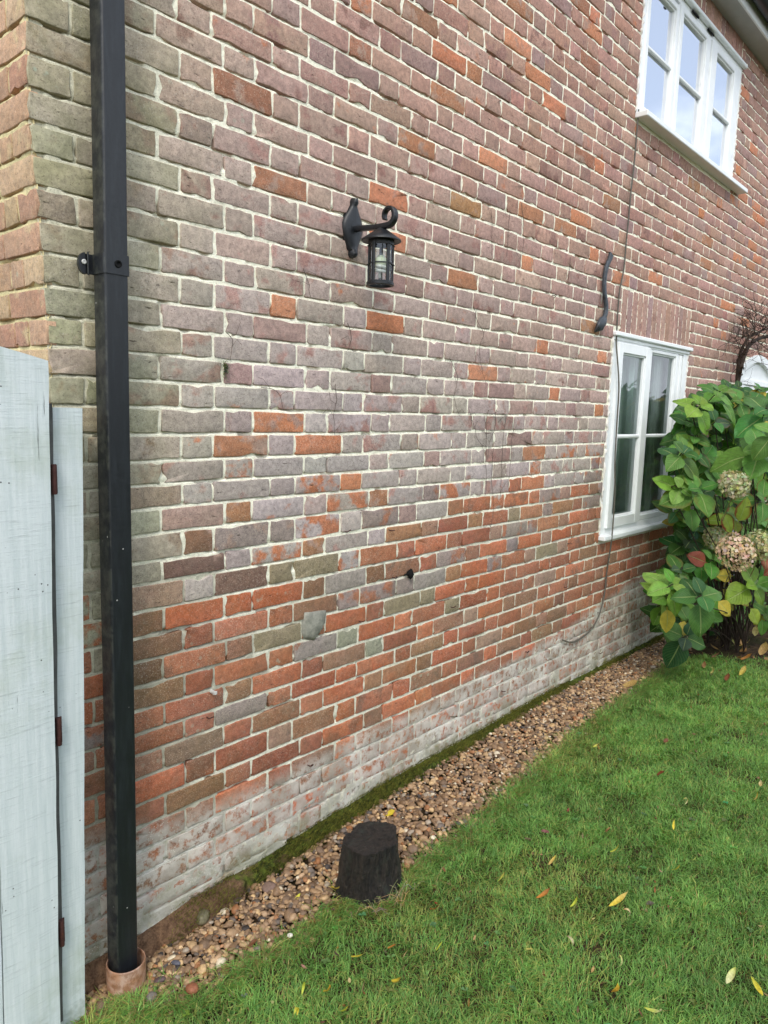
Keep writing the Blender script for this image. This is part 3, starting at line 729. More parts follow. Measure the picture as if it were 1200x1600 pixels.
# ------------------------------------------------------------ arched door at the far end
d = MB(); xc = 6.13
def arch_pts(hw, top, sag, n=15): return [(xc-hw+2*hw*i/(n-1), top-sag*((2*i/(n-1)-1)**2)) for i in range(n)]
def arch_band(m, hw0, t0, s0, hw1, t1, s1, y0, y1):
    A = arch_pts(hw0, t0, s0); B_ = arch_pts(hw1, t1, s1); n = len(A)
    V = [(x, y0, z) for x, z in A]+[(x, y0, z) for x, z in B_]+[(x, y1, z) for x, z in A]+[(x, y1, z) for x, z in B_]; F = []
    for i in range(n-1): F += [(i, i+1, n+i+1, n+i), (i+1, i, 2*n+i, 2*n+i+1), (n+i, n+i+1, 3*n+i+1, 3*n+i)]
    m.add(V, F)
arch_band(d, .485, 2.062, .125, .415, 2.0, .10, -.012, .05)
d.box(xc-.485, xc-.415, -.012, .05, -.06, 1.938, .004); d.box(xc+.415, xc+.485, -.012, .05, -.06, 1.938, .004)
d.box(xc-.415, xc+.415, -.008, .05, 1.80, 1.845, .004)
dr = d.build('arched_door', M['upvc'], house); tag(dr, 'white arched door at the far end of the wall, half hidden by the bush')
d = MB(); A = arch_pts(.415, 2.0, .10); V = [(x, .02, z) for x, z in A]+[(xc+.415, .02, 1.845), (xc-.415, .02, 1.845)]; d.add(V, [tuple(range(len(V)))[::-1]]); d.build('fanlight_panel', M['upvc'], dr)
d = MB()
for a, b in ((-.41, -.31), (-.05, .05), (.31, .41)): d.box(xc+a, xc+b, .0, .04, -.05, 1.798, .004)
for z in (-.05, .75, 1.70): d.box(xc-.31, xc-.05, .004, .036, z, z+.095, .003); d.box(xc+.05, xc+.31, .004, .036, z, z+.095, .003)
d.build('door_leaf', M['upvc'], dr)
d = MB(); d.add([(xc-.31, .024, .8), (xc+.31, .024, .8), (xc+.31, .024, 1.72), (xc-.31, .024, 1.72)], [(0, 1, 2, 3)]); d.build('pane', simple('obscured_glass', srgb(150, 160, 160), .25, .5, 4, .15), dr)
d = MB(); d.add([(xc-.31, .026, -.05), (xc+.31, .026, -.05), (xc+.31, .026, .8), (xc-.31, .026, .8)], [(0, 1, 2, 3)]); d.build('door_panel', M['upvc'], dr)
# ------------------------------------------------------------ eaves
ZS = 4.165
e = MB(); e.box(-.12, XEND, -.135, .06, ZS, ZS+.012, .001); e.build('soffit', M['soffit'], house)
e = MB(); e.box(-.12, XEND, -.150, -.1355, ZS-.006, ZS+.12, .003); e.build('fascia', M['upvc'], house)
e = MB(); n = 14; xs_ = np.linspace(-.15, XEND, 20); V = []
for x in xs_:
    for i in range(n):
        a = math.pi*i/(n-1); V.append((x, -.205+.053*math.cos(a), ZS+.095-.055*math.sin(a)))
    for i in range(n):
        a = math.pi*(n-1-i)/(n-1); V.append((x, -.205+.050*math.cos(a), ZS+.095-.052*math.sin(a)))
F = []
for j in range(len(xs_)-1):
    for i in range(2*n): F.append((j*2*n+i, j*2*n+(i+1) % (2*n), (j+1)*2*n+(i+1) % (2*n), (j+1)*2*n+i))
e.add(V, F)
for x in np.arange(.3, XEND, .8): e.box(x, x+.03, -.262, -.15, ZS+.03, ZS+.05, .003)
e.build('gutter', M['gutter'], house, angle=40)
e = MB(); sp = 22
for r in range(14):       # slate courses
    y0 = -.21+r*.20; z0 = ZS+.115+r*.17; x = -.15-(r % 2)*.15
    while x < XEND:
        dz = rng.normal(0, .002); V = [(x+.003, y0, z0+dz), (x+.297, y0, z0+dz), (x+.297, y0+.24, z0+.204+dz), (x+.003, y0+.24, z0+.204+dz)]
        V += [(a, b, c+.012) for a, b, c in V]; e.add(V, [(3, 2, 1, 0), (4, 5, 6, 7), (0, 1, 5, 4), (1, 2, 6, 5), (3, 0, 4, 7)]); x += .30
e.build('roof', M['slate'], house)

# ------------------------------------------------------------ downpipe and drain
pipe = empty('downpipe', (.150, -.07, -.15), 'black square plastic downpipe running down the wall by the corner', 'downpipe')
def sqtube(m, x0, x1, y0, y1, z0, z1, r, lean, nseg=24, n=5):
    V = []; ring = []
    for cx_, cy_, a0 in ((x1-r, y1-r, 0), (x0+r, y1-r, 90), (x0+r, y0+r, 180), (x1-r, y0+r, 270)):
        for i in range(n):
            a = rad(a0+90*i/(n-1)); ring.append((cx_+r*math.cos(a), cy_+r*math.sin(a)))
    k = len(ring)
    for j in range(nseg+1):
        z = z0+(z1-z0)*j/nseg; dx = lean(z)
        for x, y in ring: V.append((x+dx[0], y+dx[1], z))
    F = [(j*k+i, j*k+(i+1) % k, (j+1)*k+(i+1) % k, (j+1)*k+i) for j in range(nseg) for i in range(k)]
    F.append(tuple(range(k))[::-1]); F.append(tuple(range(nseg*k, nseg*k+k))); m.add(V, F)
lean = lambda z: ((z+.2)*.0055-.0135+.0012*math.sin(z*3), 0)
m = MB(); sqtube(m, .132, .196, -.1015, -.037, -.20, 4.22, .007, lean); m.build('pipe', M['pipe'], pipe, smooth=True, angle=35)
bz = 1.855; lx = lean(bz)[0]
m = MB(); sqtube(m, .1288+lx, .1992+lx, -.1048, -.034, bz-.024, bz+.026, .008, lambda z: (0, 0), 1)
m.box(.104+lx, .134+lx, -.042, -.036, bz-.024, bz+.026, .002)
V = []; F = []
for y in (-.0455, -.036):
    for i in range(13):
        a = rad(90+180*i/12); V.append((.108+lx+.018*math.cos(a), y, bz+.001+.027*math.sin(a)))
F = [tuple(range(13)), tuple(range(25, 12, -1))]+[(i, i+13, i+14, i+1) for i in range(12)]
m.add(V, F); m.box(.112+lx, .116+lx, -.050, -.0452, bz-.028, bz+.030, .001); m.box(.116+lx, .130+lx, -.046, -.0422, bz-.024, bz-.018, .001)
br = m.build('bracket', M['pipe'], pipe, angle=35)
m = MB(); m.lathe([(0, 0), (.0065, 0), (.0065, .003), (.004, .004), (0, .002)], (0, 0, 0), 12); 
def turn(mb_, c):
    mb_.v = [(c[0]+x, c[1]-z, c[2]+y) for x, y, z in mb_.v]
turn(m, (.104+lx, -.0455, bz+.004)); m.build('screw', M['tin'], br, smooth=True)
m = MB(); m.lathe([(.0095, 0), (.0095, .003), (.0055, .003), (.0055, .0005), (0, .0005)], (0, 0, 0), 16); turn(m, (.165+lx, -.105, bz+.002)); m.build('socket_hole', M['dark'], br, smooth=True)
bz2 = 3.75
m = MB(); sqtube(m, .1288+lean(bz2)[0], .1992+lean(bz2)[0], -.1048, -.034, bz2-.024, bz2+.026, .008, lambda z: (0, 0), 1); m.box(.088, .25, -.042, -.030, bz2-.024, bz2+.026, .002); m.build('bracket', M['pipe'], pipe, angle=35)
m = MB(); cx_, cy_ = .1545, -.082; zt = -.112
m.lathe([(.055, -.16), (.0552, -.004), (.0542, .0), (.0520, .0), (.0512, -.004), (.0505, -.14)], (cx_, cy_, zt), 48)
dp = m.build('drain_collar', M['clay'], None, smooth=True); tag(dp, 'round terracotta coloured drain socket around the foot of the downpipe', 'drain pipe')

# ------------------------------------------------------------ gate and its post
gate = empty('wooden_gate', (-.06, -.13, -.2), 'tall white painted board gate with rusty hinges at the left edge', 'gate')
def board(m, xa, xb, y0, y1, z0, ztop, lean_, nz=60, wob=.0015, seed=0):
    """one plank with slightly uneven edges; ztop(x) gives the shape of its top"""
    V = []; F = []; xs_ = np.linspace(0, 1, 5)
    for j in range(nz+1):
        t = j/nz
        ring = []
        for side in (0, 1):
            for i, s in enumerate(xs_ if side == 0 else xs_[::-1]):
                z1 = ztop(xa+(xb-xa)*s); z = z0+(z1-z0)*t; lx_ = lean_*(z-1.0)
                e = wob*(float(vn(z*9, seed, 3))-.5)*2 if s == 1 else (wob*(float(vn(z*8, seed+5, 4))-.5)*2 if s == 0 else 0)
                c = .002 if s in (0, 1) else 0
                ring.append((xa+(xb-xa)*s+lx_+e, (y0+c if side == 0 else y1-c)+.0008*(float(vn(z*5, s*3+side, 9+seed))-.5), z))
        V += ring
    k = 10
    for j in range(nz):
        for i in range(k): F.append((j*k+i, j*k+(i+1) % k, (j+1)*k+(i+1) % k, (j+1)*k+i))
    F.append(tuple(range(k))[::-1]); F.append(tuple(range(nz*k, nz*k+k))); m.add(V, F)
GL = .0155
top = lambda x: 1.592+.20*np.clip(-.02-x, 0, 2)**.9 if x > -.5 else 1.592+.20*.48**.9-(abs(x)-.5)*.12
for i in range(7):
    xb = -.048-i*.142; m = MB(); board(m, xb-.139, xb, -.138, -.116, -.172, lambda x: float(top(x)), GL, seed=i+1); m.build('plank', M['board'], gate, smooth=True, angle=40)
m = MB(); board(m, -.125, -.028, -.113, -.086, -.16, lambda x: 1.50, GL, seed=22)
for z in (.05, .72, 1.38): m.box(-1.0, -.13, -.113, -.088, z, z+.09, .003)
m.build('rail', M['greyboard'], gate, smooth=True, angle=40)
post = MB(); board(post, -.0250, .0495, -.100, -.030, -.26, lambda x: 1.490, .024, seed=31)
po = post.build('gate_post', M['board'], None, smooth=True, angle=40); tag(po, 'white painted wooden post fixed between the gate and the house corner', 'post')
for (u, v) in ((84.5, 749), (92, 1143), (96.5, 1458)):
    p = PX(u, v, -.122); h = MB(); x, z = p[0], p[2]
    h.lathe([(0, -.037), (.0062, -.037), (.0068, -.035), (.0068, -.0135), (.0062, -.013), (.0068, -.0125), (.0068, .0125), (.0062, .013), (.0068, .0135), (.0068, .035), (.0062, .037), (0, .037)], (x, -.122, z), 12)
    h.box(x-.005, x+.012, -.114, -.1115, z-.035, z+.035, .0005); h.build('hinge', M['rust'], gate, angle=40)

# ------------------------------------------------------------ wall lantern
AX = 1.111; la = empty('wall_lantern', (AX, 0, 2.14), 'black iron lantern hanging from a scrolled bracket on the brick wall', 'wall lamp')
out_h = [(-.102, .010), (-.094, .016), (-.082, .014), (-.074, .024), (-.064, .026), (-.05, .033), (-.03, .044), (-.008, .050), (.01, .050), (.03, .042), (.05, .029), (.066, .019), (.076, .013), (.084, .014), (.092, .012), (.100, .006)]
V = []; F = []; zc0 = 2.142; n = len(out_h)
for ring, (sc, y) in enumerate(((1, .004), (1.0, -.008), (.82, -.016), (.45, -.021), (0, -.022))):
    for z, hw in out_h: V.append((AX-hw*sc, y-(0.006 if abs(z) > .08 and sc < .9 else 0), zc0+z*(1 if ring < 2 else .97)))
    for z, hw in out_h[::-1]: V.append((AX+hw*sc, y-(0.006 if abs(z) > .08 and sc < .9 else 0), zc0+z*(1 if ring < 2 else .97)))
k = 2*n
for r in range(4):
    for i in range(k): F.append((r*k+i, (r+1)*k+i, (r+1)*k+(i+1) % k, r*k+(i+1) % k))
m = MB(); m.add(V, F)
for z, r_ in ((-.090, .013), (.088, .011)):
    m.lathe([(0, -r_), (r_*.7, -r_*.7), (r_, 0), (r_*.7, r_*.7), (0, r_)], (AX, -.018, zc0+z), 12)
m.build('back_plate', M['iron'], la, smooth=True, angle=50)
m = MB(); P = [(AX, -.012, 2.136), (AX, -.03, 2.136), (AX, -.08, 2.132), (AX, -.13, 2.128), (AX, -.165, 2.128)]
for i in range(13):
    a = rad(-90+i*25); r_ = .031-.0008*i; P.append((AX, -.178-r_*math.cos(a)*.95, 2.159+r_*math.sin(a)))
m.ribbon(P, .0115, [.0085]*5+[.0085-.0004*i for i in range(13)], (1, 0, 0)); m.ribbon([(AX, -.012, 2.138), (AX, -.022, 2.138)], .021, .018, (1, 0, 0))
m.build('arm', M['iron'], la, smooth=True, angle=40)
LX, LY, LZ = AX, -.146, 1.931
m = MB(); K_ = 24
m.lathe([(.046, .0), (.048, .002), (.048, .011), (.0455, .013), (.0455, .016), (.041, .016), (.041, .003), (.038, 0), (.046, 0)], (LX, LY, LZ), 36)
m.lathe([(.0445, .150), (.0445, .168), (.039, .168), (.039, .150), (.0445, .150)], (LX, LY, LZ), 36)
m.lathe([(.0448, .078), (.0448, .083), (.041, .083), (.041, .078), (.0448, .078)], (LX, LY, LZ), 36)
for i in range(5):
    a = rad(258+72*i); c, s_ = math.cos(a), math.sin(a)
    V = []
    for z in (.012, .158):
        for rr, tt in ((.0405, -.0065), (.0445, -.0065), (.0465, -.003), (.0465, .003), (.0445, .0065), (.0405, .0065)): V.append((LX+rr*c-tt*s_, LY+rr*s_+tt*c, LZ+z))
    m.add(V, [(0, 1, 7, 6), (1, 2, 8, 7), (2, 3, 9, 8), (3, 4, 10, 9), (4, 5, 11, 10), (5, 0, 6, 11)])
    for z in (.008, .080, .150): m.lathe([(0, -.003), (.003, -.002), (.0035, 0), (.003, .002), (0, .003)], (LX+.0475*c, LY+.0475*s_, LZ+z), 8)
lf = m.build('lantern_frame', M['iron'], la, angle=40)
m = MB(); m.lathe([(.066, .163), (.069, .165), (.068, .170), (.046, .187), (.023, .204), (.012, .212), (.009, .220), (0, .222)], (LX, LY, LZ), 36)
m.lathe([(.066, .163), (.05, .168), (0, .168)], (LX, LY, LZ), 36); m.build('roof', M['iron'], lf, smooth=True, angle=45)
m = MB(); m.lathe([(.0395, .012), (.0395, .155)], (LX, LY, LZ), 36); m.build('glass', M['glass_lamp'], lf, smooth=True)
m = MB(); m.lathe([(.0, .125), (.012, .124), (.013, .112), (.024, .112), (.026, .092), (.023, .083), (0, .082)], (LX, LY, LZ), 24); bb = m.build('bulb_base', M['bulb_base'], lf, smooth=True, angle=50)
P = [(LX+.0190*math.cos(t), LY+.0190*math.sin(t), LZ+.080-.0165/(2*math.pi)*t) for t in np.linspace(0, 7.2*math.pi/2*1.0*2*.5, 70)]
m = MB(); m.tube(P, .0062, 8); m.tube([(LX-.004, LY, LZ+.082), (LX-.004, LY, LZ+.03)], .006, 8); m.build('bulb', M['bulb'], bb, smooth=True)

for o_ in [lf]+list(lf.children)+[bb]+list(bb.children):
    for v_ in o_.data.vertices: v_.co.z = LZ+(v_.co.z-LZ)*.90
# ------------------------------------------------------------ iron wall tie
pts = [(949, 398), (947, 405), (943, 414), (940, 426), (938.5, 440), (938.5, 455), (940, 468), (941.5, 480), (940, 492), (935, 502)]
P = [PX(u, v) for u, v in pts]; P = [(p[0], -.022, p[2]) for p in P]
from itertools import chain
def smooth_path(P, n=4):
    P = [Vector(p) for p in P]; R = []
    for i in range(len(P)-1):
        p0, p1, p2, p3 = P[max(i-1, 0)], P[i], P[i+1], P[min(i+2, len(P)-1)]
        for j in range(n):
            t = j/n; R.append(.5*((2*p1)+(p2-p0)*t+(2*p0-5*p1+4*p2-p3)*t*t+(3*p1-p0-3*p2+p3)*t**3))
    R.append(P[-1]); return R
P = smooth_path(P); nP = len(P)
W = [.022-.008*min(1, i/5) for i in range(nP)]; T_ = [.008]*nP
t = MB(); t.ribbon([(p.x, p.y, p.z) for p in P], W, T_, (1, 0, 0))
p = PX(935, 502); q = PX(927, 515); t.ribbon([(p[0]+.02, -.024, p[2]+.02), (p[0], -.026, p[2]), (p[0]-.03, -.028, p[2]-.025), (q[0], -.022, q[2]+.006), (q[0]-.012, -.016, q[2]-.012)], [.013, .026, .034, .024, .006], [.012, .014, .012, .009, .004], (1, 0, .3))
o = t.build('wall_tie', M['iron_grey'], None, smooth=True, angle=50); tag(o, 'S-shaped grey iron wall tie bolted to the bricks above the lower window', 'wall tie')

# ------------------------------------------------------------ cable, fixings, dead creeper
P = [PX(*p) for p in [(994, 172), (993, 180), (992, 195), (988, 245), (982, 300), (978, 345), (974, 385), (971, 420), (965, 450), (962, 480), (960, 515)]]
Q_ = [PX(*p) for p in [(959, 540), (956, 600), (953, 660), (950, 720), (950, 770), (947, 820), (944, 850), (944, 895), (941, 925), (934, 955), (925, 975), (912, 990), (895, 1001), (884, 1002), (875, 999)]]
P = [(p[0], -.015, p[2]) for p in P]; Q_ = [(p[0]+.0, -.043 if 0 < i < 7 else -.016, p[2]) for i, p in enumerate(Q_)]
ang = smooth_path(P+Q_, 5); t = MB(); t.tube(ang, .0048, 6)
o = t.build('cable', M['cable'], None, smooth=True); tag(o, 'thin grey cable hanging down the wall from the upper window past the lower one', 'cable')
TR = [([(793, 328), (791, 360), (789, 402)], 'straight stem high on the wall right of the lantern'), ([(764, 328), (766, 360), (765, 400)], 'straight stem nearest the lantern, high on the wall'), ([(812, 318), (815, 350), (814, 388), (810, 410)], 'rightmost of the three stems high on the wall'),
 ([(738, 480), (742, 500), (752, 520), (746, 545), (750, 575), (757, 600)], 'wavy stem above the main tangle'), ([(760, 640), (756, 660), (758, 680), (756, 715), (757, 745), (755, 775)], 'main upright stem of the tangle beside the rusty nail'), ([(772, 640), (770, 670), (762, 690), (758, 720)], 'slanting stem of the tangle'),
 ([(788, 650), (783, 690), (781, 735), (779, 775)], 'upright stem in the right half of the tangle'), ([(800, 655), (796, 700), (792, 760)], 'rightmost long stem of the tangle'), ([(775, 660), (786, 650), (797, 655)], 'short bowed stem at the top of the tangle'), ([(730, 640), (736, 660), (745, 690), (760, 700)], 'stem running into the tangle from the left'),
 ([(888, 402), (887, 430), (885, 450)], 'short stem left of the iron wall tie'), ([(520, 600), (523, 625), (518, 650), (519, 680)], 'stem on the bricks below the lantern, well down'), ([(405, 605), (430, 612), (440, 640)], 'stem right of the tiny tuft plant'), ([(540, 505), (545, 530), (540, 548)], 'short stem just below the lantern'),
 ([(352, 520), (360, 535), (357, 565)], 'thread rising from the tiny tuft plant'), ([(470, 420), (478, 440), (482, 465)], 'short stem left of the lantern'), ([(768, 700), (765, 740), (768, 790), (763, 830)], 'lowest hanging stem of the tangle'), ([(700, 560), (712, 590), (706, 620), (715, 650)], 'crooked stem left of the tangle')]
for tr, lb in TR:
    t = MB(); P = smooth_path([(PX(u, v)[0], -.0115, PX(u, v)[2]) for u, v in tr], 4)
    P = [(p.x+rng.normal(0, .002), -.0105+rng.normal(0, .001), p.z) for p in P]
    t.tube(P, [.0012*(1-.5*i/len(P)) for i in range(len(P))], 5)
    for i in range(2, len(P)-1, 3):
        a = P[i]; s_ = rng.choice([-1, 1]); t.tube([a, (a[0]+s_*rng.uniform(.01, .03), -.010, a[2]+rng.uniform(.005, .03)), (a[0]+s_*rng.uniform(.03, .05), -.0095, a[2]+rng.uniform(.0, .05))], .0007, 4)
    o = t.build('creeper_stem', M['creeper'], None, smooth=True); tag(o, 'thin dead creeper: '+lb, 'dead creeper', 'dead creeper stems on the wall')
FX = [(330, 1080, 'pale', 'small white plastic wall plug in an orange brick right of the downpipe'), (637, 896, 'lump', 'dark lump of old fixing on the wall above the tree stump'), (503, 1115, 0, 0)]
p = PX(330, 1080); t = MB(); t.tube([(p[0], .0, p[2]), (p[0], -.022, p[2])], [.007, .0055], 10); t.lathe([(0, -.004), (.0075, -.004), (.0075, .004), (0, .004)], (p[0], -.02, p[2]), 10)
o = t.build('wall_plug', M['tin'], None, smooth=True, angle=40); tag(o, 'small white plug sticking out of an orange brick right of the downpipe', 'wall plug')
NL = [(612, 902, 'nail left of the ragged fixing above the stump'), (607, 828, 'nail in the pale joint above the grey lilac bricks'), (704, 948, 'nail right of the ragged fixing'), (480, 1195, 'lowest nail in the red bricks above the whitened band'), (560, 970, 'hook between the two bright orange bricks beside the cement patch'),
 (887, 849, 'nail near the left edge of the lower window sill'), (933, 957, 'hooked nail just left of where the cable bends'), (935, 1020, 'nail in the whitened bricks below the cable bend'), (880, 917, 'nail in the red bricks below the left corner of the lower sill'), (968, 970, 'nail in the whitened bricks near the hydrangea'), (322, 1120, 'nail below the white wall plug'),
 (782, 1079, 'nail in the whitened band behind the gravel, mid wall'), (820, 1018, 'nail just above the whitened band left of the cable end'), (757, 676, 'nail among the dead creeper stems'), (886, 676, 'nail left of the lower window at glazing bar height'), (862, 462, 'nail left of the iron wall tie'), (538, 830, 'nail above the brightest orange brick')]
lab = {}
t = MB()
for i, (u, v) in enumerate([(637, 896)]):
    p = PX(u, v); V = []; F = []
    t.lathe([(0, -.020), (.010, -.014), (.015, -.002), (.012, .010), (.005, .018), (0, .02)], (p[0], -.014, p[2]), 9)
t.v = [(x+rng.normal(0, .002), y+rng.normal(0, .002), z+rng.normal(0, .002)) for x, y, z in t.v]
t.tube([(p[0]-.03, -.008, p[2]), (p[0], -.02, p[2]+.004), (p[0]+.028, -.008, p[2]-.008)], .004, 5)
o = t.build('old_fixing', M['dark'], None, smooth=True); tag(o, 'dark ragged old fixing on the wall above the tree stump', 'fixing')
for i, (u, v, lb) in enumerate(NL):
    p = PX(u, v); t = MB(); a = rng.uniform(-.6, .6)
    if i % 3: t.tube([(p[0], .005, p[2]), (p[0], -.016, p[2]-.001), (p[0]+.018*math.cos(a), -.019, p[2]+.012*math.sin(a))], .0022, 5)
    else:
        t.tube([(p[0], .004, p[2]), (p[0], -.016, p[2]), (p[0]+.008, -.02, p[2]+.006), (p[0]+.016, -.016, p[2]), (p[0]+.014, -.008, p[2]-.008)], .002, 5)
    o = t.build('masonry_nail', M['rust'], None, smooth=True); tag(o, 'rusty '+lb, 'nail', 'rusty nails left in the brick wall')
# green tuft growing out of the joint
p0 = PX(350, 572); t = MB()
for i in range(130):
    a = rng.uniform(0, 6.28); r_ = rng.uniform(.002, .012); b = np.array([p0[0]+rng.normal(0, .006), -.006, p0[2]+rng.normal(-.004, .012)])
    e_ = b+np.array([math.cos(a)*r_, -rng.uniform(.006, .016), math.sin(a)*r_-.004]); w_ = .0014
    c = srgb(*(np.array((96, 108, 76))+rng.normal(0, 18, 3)).clip(20, 200)); t.add([b-[w_, 0, 0], b+[w_, 0, 0], e_], [(0, 1, 2)], c)
t.build('tuft_plant', M['moss'], None); tag(bpy.data.objects['tuft_plant'], 'tiny grey green plant growing from a joint right of the downpipe bracket', 'plant')
# ------------------------------------------------------------ ground
gx = np.concatenate([np.linspace(-60, -2, 20)[:-1], np.arange(-2, 8, .05), np.linspace(8, 90, 24)]); gy = np.concatenate([np.linspace(-60, -4, 20)[:-1], np.arange(-4, .3, .05), np.linspace(.3, 60, 16)])
X, Y = np.meshgrid(gx, gy); Z = zg(X, Y)-.012+.012*(fbm(X*6, Y*6, 101, 4)-.5)
idx = np.arange(X.size).reshape(X.shape); Fq = np.stack([idx[:-1, :-1], idx[:-1, 1:], idx[1:, 1:], idx[1:, :-1]], -1).reshape(-1, 4)
tag(npmesh('ground', np.stack([X, Y, Z], -1).reshape(-1, 3), Fq, M['soil']), kind='structure')
ST = np.array([.942, -.328]); 
# ------------------------------------------------------------ gravel
def ico():
    import bmesh
    bm = bmesh.new(); bmesh.ops.create_icosphere(bm, subdivisions=2, radius=1); V = np.array([v.co[:] for v in bm.verts]); F = np.array([[v.index for v in f.verts] for f in bm.faces]); bm.free(); return V, F
IV, IF = ico()
def pebbles(name, pts, size, cols, seed):
    N = len(pts); r = np.random.default_rng(seed)
    ax = r.uniform(.62, 1.3, (N, 3)); ax[:, 2] *= .62
    D = np.broadcast_to(IV, (N, *IV.shape)).copy()
    for q in range(3):      # random facets
        nrm = r.normal(0, 1, (N, 3)); nrm /= np.linalg.norm(nrm, axis=1)[:, None]; d = r.uniform(.55, .85, (N, 1)); dt = (D*nrm[:, None]).sum(-1)
        D = D-np.maximum(dt-d, 0)[..., None]*nrm[:, None]*.85
    D = D*ax[:, None]*size[:, None, None]
    a = r.uniform(0, 6.28, N); tl = r.normal(0, .35, N); c, s = np.cos(tl), np.sin(tl)
    x, y, z = D[..., 0], D[..., 1], D[..., 2]; y, z = y*c[:, None]-z*s[:, None], y*s[:, None]+z*c[:, None]
    c, s = np.cos(a), np.sin(a); x, y = x*c[:, None]-y*s[:, None], x*s[:, None]+y*c[:, None]
    V = np.stack([x, y, z], -1)+pts[:, None]; F = (IF[None]+(np.arange(N)*len(IV))[:, None, None]).reshape(-1, 3)
    return npmesh(name, V.reshape(-1, 3), F, M['pebble'], None, {'Col': np.repeat(cols, len(IV), 0)})
PC = [((132, 106, 80), 4), ((160, 130, 98), 3), ((112, 90, 70), 3), ((180, 150, 112), 1.8), ((100, 88, 78), 1.2), ((194, 162, 118), 1), ((206, 192, 166), .4), ((150, 104, 68), 1), ((160, 146, 128), .6), ((70, 64, 60), .35)]
pts = []; sz = []; cl = []
N = 17000; px_ = rng.uniform(-.05, 5.0, N); t = rng.random(N)
for i in range(N):
    x = px_[i]; e0 = float(edge_y(x)); y = e0-.035+(-.040-e0+.035)*t[i]
    if x > 4.15 and rng.random() > .5*(5.0-x): continue
    if np.hypot(x-.1545, y+.082) < .062 or np.hypot(x-ST[0], y-ST[1]) < .085: continue
    thin = sstep(.05, -.01, y-e0)       # sparser where it runs into the lawn
    if rng.random() < .35*thin: continue
    s = float(np.clip(rng.lognormal(math.log(.0082), .34), .0045, .020)); lay = rng.random()
    if x > 1.6: s *= .9
    h = .022*sstep(.0, .09, y-e0+.02)-.004
    pts.append((x, y, float(zg(x, y))-.014+h+lay*.012)); sz.append(s); cl.append(srgb(*np.clip(pick(PC)+rng.normal(0, 9), 10, 245))*.95)
tag(pebbles('gravel', np.array(pts), np.array(sz), np.array(cl), 5), 'brown and tan rounded gravel in a strip along the wall foot', 'gravel', kind='stuff')
# single larger stones one can point at
BIG = [(316, 1436, .024, (112, 106, 82), 'greenish grey stone wedged in the ledge near the drain'), (421, 1390, .022, (118, 96, 84), 'largest smooth brown cobble on the gravel left of the stump'), (300, 1548, .020, (140, 88, 62), 'broken orange brick chip lying at the edge of the gravel'), (268, 1500, .014, (206, 190, 160), 'pale cream pebble near the drain socket'), (453, 1465, .013, (210, 204, 190), 'white pebble at the lawn edge left of the stump'), (236, 1562, .018, (112, 106, 98), 'round grey pebble in front of the drain socket'), (275, 1508, .013, (84, 84, 92), 'dark slate blue pebble beside the cream one'), (250, 1535, .016, (96, 78, 78), 'dark purple brown pebble right of the drain socket')]
for i, (u, v, s, c, l) in enumerate(BIG):
    p = PX(u, v, -.050) if 'ledge' in l else np.array(GR(u, v, .01))
    o = pebbles('stone', np.array([[0, 0, 0.]]), np.array([s]), np.array([srgb(*c)]), 40+i); o.location = (p[0], p[1], p[2]+.008); tag(o, l, 'stone')
def leafmesh(mb_, L_, W_, curl, twist, col, tipcol, n=9, fold=.15, wav=0.):
    V = []; C = []
    for i in range(n+1):
        t = i/n; ww = W_*math.sin(math.pi*min(1, t*.97+.02))**.8*(1-.35*t)
        if curl > .01: x = math.sin(curl*t)/curl*L_; z = (1-math.cos(curl*t))/curl*L_
        else: x = L_*t; z = 0
        for s in (-1, -.5, 0, .5, 1):
            y = s*ww; zz = z+abs(s)*ww*fold+wav*math.sin(t*9+s*2)*W_
            ct, st_ = math.cos(twist*t), math.sin(twist*t); V.append((x, y*ct, zz+y*st_)); k = t**2*.8+abs(s)*.2; C.append(col*(1-k)+tipcol*k)
    F = [(i*5+j, i*5+j+1, (i+1)*5+j+1, (i+1)*5+j) for i in range(n) for j in range(4)]
    b = len(mb_.v); mb_.v += V; mb_.f += [tuple(q+b for q in f) for f in F]; mb_.c += [tuple(c) for c in C]
